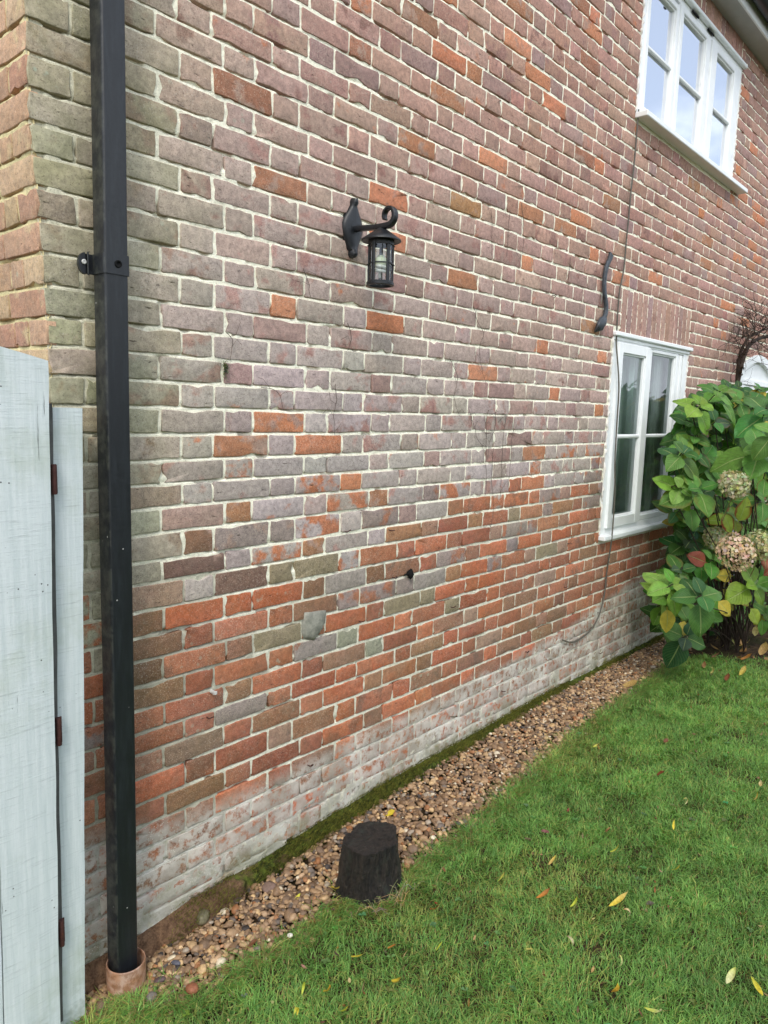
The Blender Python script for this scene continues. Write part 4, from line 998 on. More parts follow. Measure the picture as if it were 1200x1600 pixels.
# ------------------------------------------------------------ grass
def sample(n, x0, x1, y0, y1): return np.stack([rng.uniform(x0, x1, n), rng.uniform(y0, y1, n)], 1)
def in_view(P, m=60):
    q = np.stack([P[:, 0]-CLOC[0], P[:, 1]-CLOC[1], zg(P[:, 0], P[:, 1])-CLOC[2]], 1); d = q@FW
    u = 600+CF*(q@RT)/d; v = 800-CF*(q@UP)/d
    return (d > .1) & (u > -m) & (u < 1200+m) & (v > 0) & (v < 1600+m*2.2), d
def blades(P, hscale=1., dens=None, colf=None, wsc=1., lay=.9, brn=.035):
    n = len(P); x, y = P[:, 0], P[:, 1]; z = zg(x, y)-.012
    clump = fbm(x*5, y*5, 201, 3); c2 = fbm(x*16, y*16, 203, 3); pm = fbm(x*2.2, y*2.2, 207, 3)
    h = (.009+.019*clump+.014*rng.random(n))*hscale*(.65+.7*c2); w = (.0009+.0008*rng.random(n))*wsc
    dirn = fbm(x*9, y*9, 205, 2)*14+rng.normal(0, 1.5, n); lean = (.45+rng.random(n)*(lay+.3))*h
    dx, dy = np.cos(dirn)*lean, np.sin(dirn)*lean; sx, sy = -np.sin(dirn+rng.normal(0, .8, n))*w, np.cos(dirn)*w
    B0 = np.stack([x-sx, y-sy, z], 1); B1 = np.stack([x+sx, y+sy, z], 1)
    M0 = np.stack([x+dx*.35-sx*.8, y+dy*.35-sy*.8, z+h*.62], 1); M1 = np.stack([x+dx*.35+sx*.8, y+dy*.35+sy*.8, z+h*.62], 1)
    Tp = np.stack([x+dx, y+dy, z+h*(.95-.25*rng.random(n))], 1)
    V = np.stack([B0, B1, M0, M1, Tp], 1).reshape(-1, 3); b = (np.arange(n)*5)[:, None, None]
    F = (np.array([[0, 1, 3], [0, 3, 2], [2, 3, 4]])[None]+b).reshape(-1, 3)
    g0, g1, g2 = srgb(76, 124, 56), srgb(138, 176, 90), srgb(158, 164, 88)
    t = rng.random((n, 1)); col = g0*(1-t)+g1*t; yl = (rng.random((n, 1)) < (.10+.30*sstep(.5, .7, pm))[:, None]); col = np.where(yl, g2*(.7+.5*rng.random((n, 1))), col)
    br_ = rng.random((n, 1)) < brn; col = np.where(br_, srgb(150, 130, 84)*(.6+.6*rng.random((n, 1))), col)
    dk = fbm(x*11, y*11, 221, 3)[:, None]; col = col*(.60+.50*clump[:, None]+.46*dk)
    return V, F, np.repeat(col, 5, 0)
P = sample(640000, -.6, 5.6, -2.6, .0)
ok, d = in_view(P); e = edge_y(P[:, 0]); sy_ = soil_y(P[:, 0])
okl = (P[:, 1] < e+.01-.02*rng.random(len(P))) & (P[:, 1] < sy_+.04*rng.normal(0, 1, len(P)))
okl &= np.hypot(P[:, 0]-ST[0], P[:, 1]-ST[1]) > .118
okl &= ~((P[:, 1] > -.14) & (P[:, 0] < .05) & (P[:, 0] > -1.1))
bare = fbm(P[:, 0]*3.5, P[:, 1]*3.5, 211, 4); okl &= rng.random(len(P)) > .6*sstep(.61, .73, bare)
keepm = okl & np.where(ok, rng.random(len(P)) < np.clip(1.5-d*.16, .55, 1), rng.random(len(P)) < .42)
P = P[keepm]; V, F, col = blades(P)
print('blades', len(P))
gr_o = npmesh('lawn_grass', V, F, M['grass'], None, {'Col': col}, smooth=False); tag(gr_o, 'short damp green lawn grass with worn patches', 'grass', kind='stuff')
# sparser lawn beyond the picture
P = sample(170000, -6, 13, -8, -.2); ok, d = in_view(P, 0); P = P[(~((P[:, 0] > -.6) & (P[:, 0] < 5.6) & (P[:, 1] > -2.6))) & (P[:, 1] < soil_y(P[:, 0])) & ~((P[:, 0] < .05) & (P[:, 1] > -.2))]
V, F, col = blades(P, 1.25, wsc=3.2); tag(npmesh('outer_lawn_grass', V, F, M['grass'], None, {'Col': col}, smooth=False), 'lawn stretching away beside the house', 'grass', kind='stuff')
# longer fringe where the mower does not reach
Pf = []
for i in range(11000):
    x = rng.uniform(-.02, 4.0); Pf.append((x, float(edge_y(x))+rng.normal(-.002, .026)))
for i in range(1500):
    a = rng.uniform(0, 6.28); r_ = .124+abs(rng.normal(0, .022)); x, y = ST[0]+r_*math.cos(a), ST[1]+r_*math.sin(a)
    if y < float(edge_y(x))+.03: Pf.append((x, y))
for i in range(700): Pf.append((rng.uniform(-.06, .26), rng.uniform(-.24, -.14)))
Pf = np.array(Pf); Pf = Pf[(np.hypot(Pf[:, 0]-ST[0], Pf[:, 1]-ST[1]) > .118) & (np.hypot(Pf[:, 0]-.1545, Pf[:, 1]+.082) > .06)]
V, F, col = blades(Pf, 1.45, lay=1.4, brn=.22); tag(npmesh('fringe_grass', V, F, M['grass'], None, {'Col': col}, smooth=False), 'longer straggling grass along the gravel edge and round the stump', 'grass', kind='stuff')
# broad-leaved weeds in the lawn
mb = MB()
for i in range(260):
    x, y = rng.uniform(.0, 4.6), rng.uniform(-2.2, -.3)
    if y > float(edge_y(x))-.02 or y > float(soil_y(x)): continue
    c = srgb(*(np.array((100, 132, 70))+rng.normal(0, 12, 3))); n_ = rng.integers(3, 7); z = float(zg(x, y))+.010
    for k in range(n_):
        a = 6.28*k/n_+rng.normal(0, .3); r_ = rng.uniform(.008, .017); ca, sa = math.cos(a), math.sin(a); w_ = r_*.42
        mb.add([(x, y, z), (x+ca*r_*.55-sa*w_, y+sa*r_*.55+ca*w_, z+.006), (x+ca*r_, y+sa*r_, z+.003), (x+ca*r_*.55+sa*w_, y+sa*r_*.55-ca*w_, z+.006)], [(0, 1, 2), (0, 2, 3)], c)
tag(mb.build('clover_weeds', M['grass'], None), 'small clover and plantain leaves scattered through the lawn', 'weeds', kind='stuff')
mb = MB()
for i in range(520):
    x, y = rng.uniform(-.1, 4.8), rng.uniform(-2.3, -.25)
    if y > float(edge_y(x))+.03 or y > float(soil_y(x)): continue
    c = srgb(*(np.array([(112, 84, 56), (140, 116, 72), (78, 58, 42), (170, 156, 104), (126, 70, 44)][rng.integers(5)])+rng.normal(0, 10, 3)).clip(20, 240)); k = len(mb.v)
    leafmesh(mb, rng.uniform(.008, .028), rng.uniform(.002, .006), rng.uniform(.3, 2.), rng.normal(0, .6), c, c*.8, 4)
    a = rng.uniform(0, 6.28); ca, sa = math.cos(a), math.sin(a); z = float(zg(x, y))+rng.uniform(.004, .018)
    for q in range(k, len(mb.v)): X_, Y_, Z_ = mb.v[q]; mb.v[q] = (x+X_*ca-Y_*sa, y+X_*sa+Y_*ca, z+Z_)
tag(mb.build('leaf_crumbs', M['fallen'], None, smooth=True), 'crumbs of dead leaf and bits of straw caught in the lawn', 'leaf litter', kind='stuff')
# ------------------------------------------------------------ moss
n = 52000; x = rng.uniform(.25, 4.3, n); t = rng.random(n)
py = np.interp(t, np.linspace(0, 1, len(prof)), [p[0] for p in prof]); pz = np.interp(t, np.linspace(0, 1, len(prof)), [p[1] for p in prof])
dens = sstep(.40, .58, fbm(x*4.2, t*1.3, 301, 4)+.10*sstep(.5, .9, x)-.05*sstep(2.4, 3.2, x)+.10*(1-t)*0); okm = (rng.random(n) < dens*np.clip(1.1-t*.5, 0, 1))
x, py, pz, t = x[okm], py[okm], pz[okm], t[okm]; n = len(x); z = zb(x)+pz
lump = fbm(x*11, t*3, 303, 3); py = py-.006-.014*lump; z = z+.006+.006*lump
a = rng.uniform(0, 6.28, n); h = rng.uniform(.004, .011, n)*(1+.8*lump); w_ = .0013
B0 = np.stack([x-w_*np.cos(a), py-w_*np.sin(a), z-.004], 1); B1 = np.stack([x+w_*np.cos(a), py+w_*np.sin(a), z-.004], 1)
Tp = np.stack([x+np.sin(a)*h*.5, py-h*.55+.2*h*np.cos(a), z+h*.6], 1)
V = np.stack([B0, B1, Tp], 1).reshape(-1, 3); F = np.arange(n*3).reshape(-1, 3); tt = rng.random((n, 1))*.7+.5*(lump[:, None]-.3)
col = srgb(66, 68, 32)*(1-tt)+srgb(142, 140, 66)*tt
tag(npmesh('moss', V, F, M['moss'], None, {'Col': np.repeat(np.clip(col, .004, 1), 3, 0)}, smooth=False), 'dark and yellow green moss covering the brick ledge at the wall foot', 'moss', kind='stuff')
# ------------------------------------------------------------ stump
sz0 = float(zg(*ST))-.02; H_ = .180; nt_, nz_ = 96, 30; V = []
for j in range(nz_+1):
    t = j/nz_
    for i in range(nt_):
        a = 6.2832*i/nt_; r_ = .099+.026*(1-t)**2.0+.006*math.sin(2*a+1)+.0045*math.sin(5*a+t*2)+.020*(float(fbm(a*2.2+5, t*1.1, 401, 4))-.5)*(1 if i < nt_-6 else (nt_-i)/6)+.009*(float(vn(a*9, t*5, 403))-.5)+.005*(float(vn(a*24, t*6, 404))-.5)
        r_ += .012*(1-t)*max(0, math.cos(a*4+1.1))**2-.010*max(0, math.cos(a-4.05))**12*sstep(.15, .5, t)*sstep(1.0, .7, t)
        if j == nz_: r_ *= .985
        z = H_*t+(.006*math.sin(a+2.0)+.004*float(vn(a*3, 1, 5)))*t; V.append((ST[0]+r_*math.cos(a), ST[1]+r_*math.sin(a)*.95, sz0+z))
F = [(j*nt_+i, j*nt_+(i+1) % nt_, (j+1)*nt_+(i+1) % nt_, (j+1)*nt_+i) for j in range(nz_) for i in range(nt_)]
for ring in range(1, 7):
    f = 1-ring/7
    for i in range(nt_):
        b = V[nz_*nt_+i]; V.append((ST[0]+(b[0]-ST[0])*f, ST[1]+(b[1]-ST[1])*f, sz0+H_+(b[2]-sz0-H_)*f-.004*(1-f)+.004*(float(fbm(b[0]*f*60, b[1]*f*60, 7))-.5)))
    b0 = (nz_+ring-1)*nt_; F += [(b0+i, b0+(i+1) % nt_, b0+nt_+(i+1) % nt_, b0+nt_+i) for i in range(nt_)]
F.append(tuple(range((nz_+6)*nt_, (nz_+7)*nt_))); so_ = npmesh('tree_stump', V, F, M['stump']); tag(so_, 'blackened sawn tree stump standing at the edge of the gravel', 'tree stump')
# dry stalks in front of the stump
mb = MB()
for i in range(46):
    a = rng.uniform(3.4, 5.2); r_ = rng.uniform(.125, .17); b = np.array([ST[0]+r_*math.cos(a), ST[1]+r_*math.sin(a), 0]); b[2] = float(zg(b[0], b[1]))
    ang_ = rng.uniform(0, 6.28); L_ = rng.uniform(.03, .09); e_ = b+np.array([math.cos(ang_)*L_, math.sin(ang_)*L_*.5, rng.uniform(.01, .05)]); m_ = (b+e_)/2+[0, 0, .015]
    mb.tube([b, m_, e_], [.0010, .0008, .0004], 4, srgb(*(np.array((172, 152, 112))+rng.normal(0, 14, 3)).clip(60, 230)))
tag(mb.build('dry_stalks', M['fallen'], None), 'dry straw coloured stalks in front of the stump', 'dry grass', kind='stuff')
# roots beside the drain
for P, lb in (([(136, 1545), (150, 1562), (165, 1566), (172, 1552), (171, 1540)], 'thicker curled brown root between the gate post and the drain socket'), ([(138, 1575), (152, 1585), (168, 1578), (169, 1560)], 'lower curled root in front of the drain socket'), ([(234, 1540), (243, 1555), (246, 1566)], 'short pale root on the pebbles right of the drain socket')):
    mb = MB(); mb.tube(smooth_path([tuple(GR(*p, .012)) for p in P], 4), .0022, 6, srgb(160, 118, 80))
    tag(mb.build('root', M['fallen'], None, smooth=True), lb, 'root')
# ------------------------------------------------------------ fallen leaves
YL, YG, TN, OR, BR, PK, CR_ = (204, 182, 58), (176, 184, 66), (176, 148, 92), (186, 122, 52), (104, 66, 40), (136, 92, 88), (200, 196, 150)
FL = [  # u, v, length, width, curl, direction, colour, tip, label
 (560, 1504, .060, .006, .5, -.5, YL, YL, 'long yellow willow leaf in the grass below the stump'), (512, 1558, .045, .009, 1.2, -.7, YL, OR, 'yellow leaf with an orange fold near the bottom edge of the lawn'), (622, 1541, .050, .009, .8, -.5, YL, BR, 'yellow leaf with a brown rim low in the middle of the lawn'),
 (474, 1548, .042, .004, 1.6, 1.4, YG, YG, 'thin upright green yellow leaf near the bottom left of the lawn'), (469, 1578, .050, .005, 2.8, 1.2, YL, YG, 'looped narrow yellow leaf at the bottom left of the lawn'), (535, 1590, .045, .005, .9, -.8, YG, YL, 'narrow yellow green leaf at the bottom edge of the lawn'),
 (862, 1349, .045, .006, .7, .6, TN, YL, 'slim tan leaf in the middle of the lawn right of the purple one'), (852, 1303, .040, .015, .5, -.8, PK, PK, 'purple pink pointed leaf in the middle of the lawn'), (1033, 1213, .036, .015, .4, 0, (120, 62, 34), BR, 'round red brown leaf in the upper part of the lawn'),
 (1078, 1257, .050, .004, 2.6, .2, CR_, YL, 'pale curled sliver of leaf right of the red brown one'), (1051, 1294, .040, .005, .9, 1.2, YL, YL, 'bright yellow upright leaf below the pale curled one'), (964, 1334, .050, .006, 1.4, -.1, YG, TN, 'green yellow arched leaf in the middle of the lawn'),
 (1058, 1365, .040, .006, 1.0, -.6, YG, OR, 'yellow leaf with a bent orange tip right of the lawn centre'), (966, 1414, .075, .009, .6, .25, YL, TN, 'longest yellow brown leaf lying right of the lawn centre'), (993, 1437, .045, .005, 2.9, -.3, CR_, OR, 'curled cream leaf next to a brown hollow in the lawn'),
 (850, 1404, .055, .008, .7, .1, OR, BR, 'flat orange brown leaf beside a dark muddy patch'), (900, 1417, .045, .005, 1.3, .2, YG, YG, 'green arched leaf between the mud patch and the long yellow leaf'), (903, 1488, .050, .005, 2.6, -.8, CR_, BR, 'hooked cream leaf with a brown inside low on the lawn'),
 (976, 1521, .048, .005, 1.8, -.6, CR_, YG, 'pale hooked leaf low on the right of the lawn'), (965, 1562, .050, .011, 1.1, -.9, OR, YL, 'crumpled orange and yellow leaf near the bottom right edge'), (1020, 1585, .050, .005, .6, -.6, YG, CR_, 'slender pale green leaf at the bottom right edge'),
 (1142, 1533, .050, .010, .5, .45, CR_, YG, 'broad cream leaf near the right edge of the lawn'), (1184, 1546, .055, .007, .3, 1.6, YL, YG, 'bright yellow upright leaf at the right edge of the lawn'), (985, 1072, .095, .026, .7, -.2, TN, (190, 156, 92), 'large tan leaf resting on the far end of the gravel'),
 (1185, 1252, .040, .005, 1.2, .0, TN, YL, 'small tan sliver at the right edge above the yellow leaves'), (1188, 1228, .030, .008, .8, .9, TN, CR_, 'little beige leaf at the right edge below the soil bed'), (930, 1168, .030, .005, .7, .3, YG, TN, 'faint yellow green leaf in the far part of the lawn'),
 (610, 1271, .040, .012, .5, .1, YL, YL, 'yellow leaf on the gravel just behind the stump'), (464, 1402, .034, .006, .3, .9, YL, YG, 'small yellow leaf upright on the gravel left of the stump'), (524, 1396, .070, .008, .7, -.9, YL, TN, 'yellow leaf leaning at the left foot of the stump'),
 (680, 1427, .040, .010, 1.0, -.5, OR, BR, 'ragged orange leaf right of the stump in the grass'), (785, 1377, .038, .006, .7, .3, YG, TN, 'yellow green leaf between the stump and the purple leaf'), (687, 1483, .034, .005, .4, .6, YG, YG, 'small green yellow leaf between the stump and the bottom edge'),
 (613, 1483, .030, .007, .6, .1, OR, BR, 'small reddish leaf in the grass under the stump'), (395, 1478, .030, .008, .4, .4, BR, BR, 'small brown leaf at the lawn edge right of the drain'), (950, 1300, .03, .006, .4, .4, BR, TN, 'tiny dull brown leaf in the middle of the lawn'), (1040, 1160, .03, .01, .4, .4, BR, BR, 'dark brown leaf in the far grass before the soil bed'),
 (1162, 1052, .075, .018, .8, .3, (196, 176, 80), TN, 'yellow leaf on the front edge of the soil bed'), (1138, 1060, .06, .02, .9, .5, (150, 92, 66), BR, 'reddish leaf on the front edge of the soil bed'), (1118, 1050, .07, .008, 2.4, .1, (190, 176, 110), TN, 'curled straw coloured leaf in front of the bush'),
 (1165, 1010, .10, .014, .8, -.5, (190, 160, 84), TN, 'long ochre leaf on the soil under the bush'), (1162, 1005, .07, .024, 1.2, .6, (172, 140, 96), BR, 'folded tan leaf on the soil under the bush'), (1195, 1020, .10, .035, 1.3, .3, (182, 152, 104), TN, 'big curled beige leaf at the right edge of the soil'), (1168, 1030, .08, .025, .9, -.3, (186, 130, 76), OR, 'orange brown leaf on the soil in front of the beige one'),
 (1180, 990, .08, .022, 1.0, .8, (190, 176, 110), TN, 'pale withered leaf on the soil behind the beige one'), (1120, 1025, .07, .018, .8, .1, (140, 110, 84), BR, 'brown withered leaf on the soil at the foot of the bush'), (1100, 1040, .05, .015, .8, .9, (150, 118, 80), BR, 'small brown leaf where the gravel meets the soil')]
for i, (u, v, L_, W_, curl, an, c, tc_, lb) in enumerate(FL):
    mb = MB(); leafmesh(mb, L_*1.08, W_*1.15, curl*1.3, rng.normal(0, .5), srgb(*c), srgb(*tc_), fold=.35, wav=.1)
    o = mb.build('fallen_leaf', M['fallen'], None, smooth=True); p = GR(u, v, .022)
    # long axis given as seen from the camera position: turn it to the ground
    cs, sn = math.cos(an), math.sin(an); r2 = np.array([RT[0], RT[1]]); r2 /= np.linalg.norm(r2); f2 = np.array([FW[0], FW[1]]); f2 /= np.linalg.norm(f2)
    dv = r2*cs+f2*sn*1.5; az = math.atan2(dv[1], dv[0]); hl = L_*.5
    hgt = .028 if v > 1060 and u not in (610, 464, 985) else .012
    zz = float(zg(p[0], p[1])); o.location = (p[0]-math.cos(az)*hl, p[1]-math.sin(az)*hl, zz+hgt*.75+.006); o.rotation_euler = (rng.normal(0, .25), rng.normal(-.08, .12)-curl*.15, az)
    tag(o, lb, 'fallen leaf', 'fallen autumn leaves on the ground')
# litter on the soil
mb = MB()
for i in range(260):
    x = rng.uniform(4.05, 6.6); y = rng.uniform(-1.3, -.06)
    if y < float(soil_y(x))-.05: continue
    c = srgb(*(np.array([(110, 84, 60), (140, 112, 76), (84, 62, 46), (160, 136, 90)][rng.integers(4)])+rng.normal(0, 10, 3)).clip(20, 240)); k = len(mb.v)
    leafmesh(mb, rng.uniform(.02, .07), rng.uniform(.006, .02), rng.uniform(.3, 2.), rng.normal(0, .6), c, c*.8, 5)
    a = rng.uniform(0, 6.28); ca, sa = math.cos(a), math.sin(a); z = float(zg(x, y))+.004
    for q in range(k, len(mb.v)): X_, Y_, Z_ = mb.v[q]; mb.v[q] = (x+X_*ca-Y_*sa, y+X_*sa+Y_*ca, z+Z_)
tag(mb.build('leaf_litter', M['fallen'], None, smooth=True), 'brown leaf litter on the soil under the bush', 'leaf litter', kind='stuff')
# ------------------------------------------------------------ hydrangea
hy = empty('hydrangea', (4.75, -.42, -.06), 'large leafy hydrangea with fading flower heads growing against the wall', 'shrub')
LV, LF, LC, LU = [], [], [], []; nv = 0
def hleaf(base, d, nrm, L_, W_, droop, col, edge):
    """broad pointed leaf: base point, direction, upper side, length, half width"""
    global nv
    d = np.array(d, float); d /= np.linalg.norm(d); nrm = np.array(nrm, float); nrm = nrm-d*nrm.dot(d); nrm /= np.linalg.norm(nrm)+1e-9; s = np.cross(d, nrm)
    n, m = 9, 3; P = []; U = []
    pet = .12; ph = rng.uniform(0, 6.28)
    for i in range(n+1):
        t = i/n
        q = max(0, (t-pet)/(1-pet)); ww = W_*(math.sin(math.pi*q**.82)**.75*(1-.18*q) if 0 < q < 1 else .0)+.0025
        if i % 2 and 0 < q < 1: ww *= 1.04
        for j in range(-m, m+1):
            f = j/m; dz = -droop*L_*t*t+.30*abs(f)*ww-.16*f*f*ww+.035*L_*math.sin(f*3+t*7+ph)*q
            P.append(base+d*L_*t*(1-.12*droop*t)+s*f*ww+nrm*dz); U.append((f*.5+.5, q, edge))
    k = 2*m+1
    for i in range(n):
        for j in range(k-1): LF.append((nv+i*k+j, nv+i*k+j+1, nv+(i+1)*k+j+1, nv+(i+1)*k+j))
    LV.extend(P); LU.extend(U); LC.extend([col]*len(P)); nv += len(P)
LG = {'dark': (62, 104, 54), 'mid': (90, 136, 56), 'light': (128, 166, 66), 'lime': (160, 180, 74), 'yel': (204, 184, 78), 'red': (156, 80, 62), 'deep': (46, 82, 48)}
STM = []
def whorl(c, ax, size, cls, n=3, spin=None, edge=0., openn=.5, mix_=None):
    ax = np.array(ax, float); ax /= np.linalg.norm(ax); t1 = np.cross(ax, [.3, .2, 1.0]); t1 /= np.linalg.norm(t1); t2 = np.cross(ax, t1)
    sp = rng.uniform(0, 6.28) if spin is None else spin; STM.append((np.array(c), ax))
    for k in range(n):
        for s in (0, 1):
            a = sp+k*math.pi/2+s*math.pi+rng.normal(0, .16); rad_ = t1*math.cos(a)+t2*math.sin(a)
            el = openn-.42*k+rng.normal(0, .10); d = rad_*math.cos(el)+ax*math.sin(el)
            L_ = size*(.54+.27*k)*rng.uniform(.85, 1.12); b = np.array(c)-ax*.022*k
            cc = np.array(LG[cls], float); cc = cc+(np.array(LG['mid'], float)-cc)*rng.uniform(-.1, .55)+rng.normal(0, 5, 3)+rng.normal(0, 8)
            if k == n-1 and not mix_ and rng.random() < .04: cc = np.array(LG['yel'])*.9; L_ *= .6
            hleaf(b, d, ax*math.cos(el)-rad_*math.sin(el)+[0, 0, .35], L_, L_*rng.uniform(.34, .42), rng.uniform(.10, .34), srgb(*cc.clip(10, 250)), edge if k > 0 else 0)
F_ = np.array([-.62, -.72, .42])     # most shoots face the open side
def ax_(dx=0, dy=0, dz=0): return F_+np.array([dx, dy, dz])+rng.normal(0, .12, 3)
WH = [(1097, 930, -.66, .205, 'dark', 0., (0, 0, 0)), (1052, 912, -.50, .17, 'light', .1, (-.1, 0, .5)), (1072, 995, -.48, .185, 'deep', 0., (0, 0, -.1)), (1182, 914, -.72, .185, 'light', .1, (0, 0, .1)), (1068, 850, -.28, .16, 'dark', 0., (-.2, 0, .5)),
 (1094, 764, -.56, .20, 'mid', .25, (0, 0, .3)), (1080, 660, -.34, .150, 'dark', 0., (0, 0, .2)), (1126, 612, -.40, .18, 'mid', 0., (0, 0, .6)), (1188, 704, -.78, .22, 'mid', 0., (0, 0, .1)), (1122, 720, -.42, .15, 'light', .2, (0, 0, .3)),
 (1200, 640, -.72, .21, 'dark', 0., (0, 0, .3)), (1102, 735, -.36, .14, 'mid', 0, (0, 0, .6)), (1150, 808, -.52, .14, 'lime', .95, (0, 0, .6)), (1140, 650, -.32, .16, 'light', .1, (0, 0, .4)), (1110, 690, -.30, .15, 'mid', 0., (0, 0, .3)), (1056, 702, -.20, .11, 'dark', 0, (-.3, 0, .3)),
 (1160, 690, -.40, .17, 'mid', .2, (0, 0, .4)), (1080, 830, -.30, .14, 'mid', .3, (0, 0, .4)), (1175, 660, -.50, .18, 'dark', 0., (0, 0, .3)), (1040, 970, -.26, .15, 'deep', 0., (-.2, 0, .3)), (1110, 960, -.50, .16, 'mid', 0., (0, 0, -.3)), (1150, 930, -.50, .14, 'yel', .5, (0, 0, .3)), (1200, 960, -.62, .15, 'mid', .2, (0, 0, 0)), (1195, 780, -.70, .17, 'mid', .5, (0, 0, .2)),
 (1060, 940, -.36, .15, 'mid', .0, (-.2, 0, .2)), (1125, 790, -.36, .15, 'light', .6, (0, 0, .3)), (1165, 740, -.34, .14, 'mid', 0., (0, 0, .3)), (1172, 870, -.46, .14, 'light', .3, (0, 0, .3)), (1125, 885, -.40, .13, 'red', .9, (-.1, 0, .5)), (1200, 860, -.72, .14, 'red', .6, (0, 0, .4)), (1200, 825, -.6, .15, 'mid', 0., (0, 0, .4)), (1150, 625, -.30, .14, 'yel', .3, (0, 0, .6)), (1090, 630, -.24, .13, 'dark', 0, (-.2, 0, .4)), (1190, 610, -.5, .15, 'dark', .2, (.1, 0, .6))]
for (u, v, y, s, cls, e, dv) in WH: whorl(PX(u, v, y), ax_(*dv), s, cls, 3, edge=e)
# inner and out-of-frame shoots
poly = [(1100, 618), (1072, 655), (1060, 700), (1062, 750), (1056, 800), (1062, 850), (1040, 890), (1030, 940), (1040, 990), (1110, 985), (1200, 960), (1290, 950), (1300, 640), (1200, 615), (1130, 600)]
def inside(u, v):
    r = False; j = len(poly)-1
    for i in range(len(poly)):
        if (poly[i][1] > v) != (poly[j][1] > v) and u < (poly[j][0]-poly[i][0])*(v-poly[i][1])/(poly[j][1]-poly[i][1])+poly[i][0]: r = not r
        j = i
    return r
c_ = 0
while c_ < 230:
    u, v = rng.uniform(1030, 1300), rng.uniform(590, 990)
    if not inside(u, v): continue
    y = -rng.uniform(.10, .48) if u < 1210 else -rng.uniform(.1, .9)
    whorl(PX(u, v, y), ax_(0, 0, rng.uniform(0, .5)), rng.uniform(.12, .17), ['dark', 'mid', 'deep', 'mid', 'light'][rng.integers(5)], 3 if c_ % 3 else 2, edge=.3*(rng.random() < .2)); c_ += 1
# a few single turned leaves: yellow, red
for (u, v, y, dx, dz, L_, cls, e) in ((1042, 948, -.44, -.2, -.9, .15, 'yel', 0), (1120, 937, -.55, .5, -.7, .14, 'yel', 0), (1105, 880, -.50, -1, .35, .15, 'red', 0), (1128, 800, -.50, .3, -.9, .15, 'lime', 1), (1152, 818, -.58, .0, .9, .17, 'lime', .9), (1145, 900, -.55, -1, .1, .13, 'yel', .2), (1165, 625, -.4, .7, .4, .15, 'yel', .4), (1190, 965, -.6, -.1, -1, .13, 'mid', 0), (1170, 948, -.6, .3, -.8, .14, 'lime', .1), (1215, 880, -.7, -.8, -.4, .13, 'red', .4)):
    hleaf(PX(u, v, y), np.array([dx*.745, -.668*dx-.35, dz]), [-.6, -.75, .3], L_, L_*.32, .25, srgb(*LG[cls]), e)
npmesh('foliage', np.array(LV), np.array(LF), M['leaf'], hy, {'Col': np.array(LC), 'Leaf': np.array(LU)})
mb = MB(); roots = [np.array([4.8+rng.uniform(-.35, .45), -.36+rng.normal(0, .10), -.09]) for i in range(16)]
for i, (c, ax) in enumerate(STM):
    if i > 33 and i % 3: 
        mb.tube([c-ax*.09, c-ax*.03, c], [.003, .003, .0025], 5); continue
    r0 = min(roots, key=lambda q: abs(q[0]-c[0])+rng.random()*.2); mid_ = (r0*.55+c*.45)+np.array([rng.normal(0, .03), rng.normal(0, .03), .1]); mid_[1] = min(mid_[1], -.06)
    P = smooth_path([r0, r0*.8+mid_*.2+[0, 0, .05], mid_, c-ax*.10, c], 4); k = len(P)
    mb.tube(P, [.0050-.0025*q/k for q in range(k)], 6)
mb.build('stem', M['twig'], hy, smooth=True)
for (u, v, y, r_, tint) in ((1150, 862, -.78, .108, (204, 178, 152)), (1190, 852, -.74, .100, (176, 174, 130)), (1148, 757, -.74, .085, (170, 170, 130)), (1120, 842, -.46, .085, (178, 176, 136)), (1205, 800, -.66, .06, (190, 174, 140))):
    c = PX(u, v, y); mb = MB(); n_ = 330
    for i in range(n_):
        ph = math.acos(1-1.75*(i+.5)/n_); th = i*2.39996; dr_ = np.array([math.sin(ph)*math.cos(th), math.sin(ph)*math.sin(th), math.cos(ph)])
        # dome turned to face up and outwards
        ax = np.array([-.35, -.65, .67]); ax /= np.linalg.norm(ax); t1 = np.cross(ax, [0, 0, 1.]); t1 /= np.linalg.norm(t1); t2 = np.cross(ax, t1); nn = t1*dr_[0]+t2*dr_[1]+ax*dr_[2]
        fc = c+nn*r_*(.80+.26*rng.random())*(1-.22*abs(nn.dot(ax))); fc[2] -= .0; nn = nn+rng.normal(0, .4, 3); nn /= np.linalg.norm(nn); a1 = np.cross(nn, rng.normal(0, 1, 3)); a1 /= np.linalg.norm(a1); a2 = np.cross(nn, a1)
        cc = srgb(*(np.array(tint)+rng.normal(0, 13)+rng.normal(0, 8, 3)).clip(40, 240)); ps = rng.uniform(.007, .0105)
        for k in range(4):
            a = k*1.5708; b1, b2 = a1*math.cos(a)+a2*math.sin(a), -a1*math.sin(a)+a2*math.cos(a); up = nn*ps*rng.uniform(-.1, .3)
            mb.add([fc, fc+b1*ps*.6+b2*ps*.55+up*.6, fc+b1*ps*1.2+up, fc+b1*ps*.6-b2*ps*.55+up*.6], [(0, 3, 2), (0, 2, 1)], cc)
    for i in range(24):
        nn = rng.normal(0, 1, 3); nn /= np.linalg.norm(nn); mb.tube([c-np.array([0, 0, r_*.6]), c+nn*r_*.8], [.0012, .0008], 4, srgb(120, 112, 70))
    mb.tube([c-np.array([-.02, -.05, .20]), c-np.array([0, 0, r_*.5])], [.003, .0026], 6, srgb(110, 104, 62))
    mb.build('flower_head', M['floret'], hy)
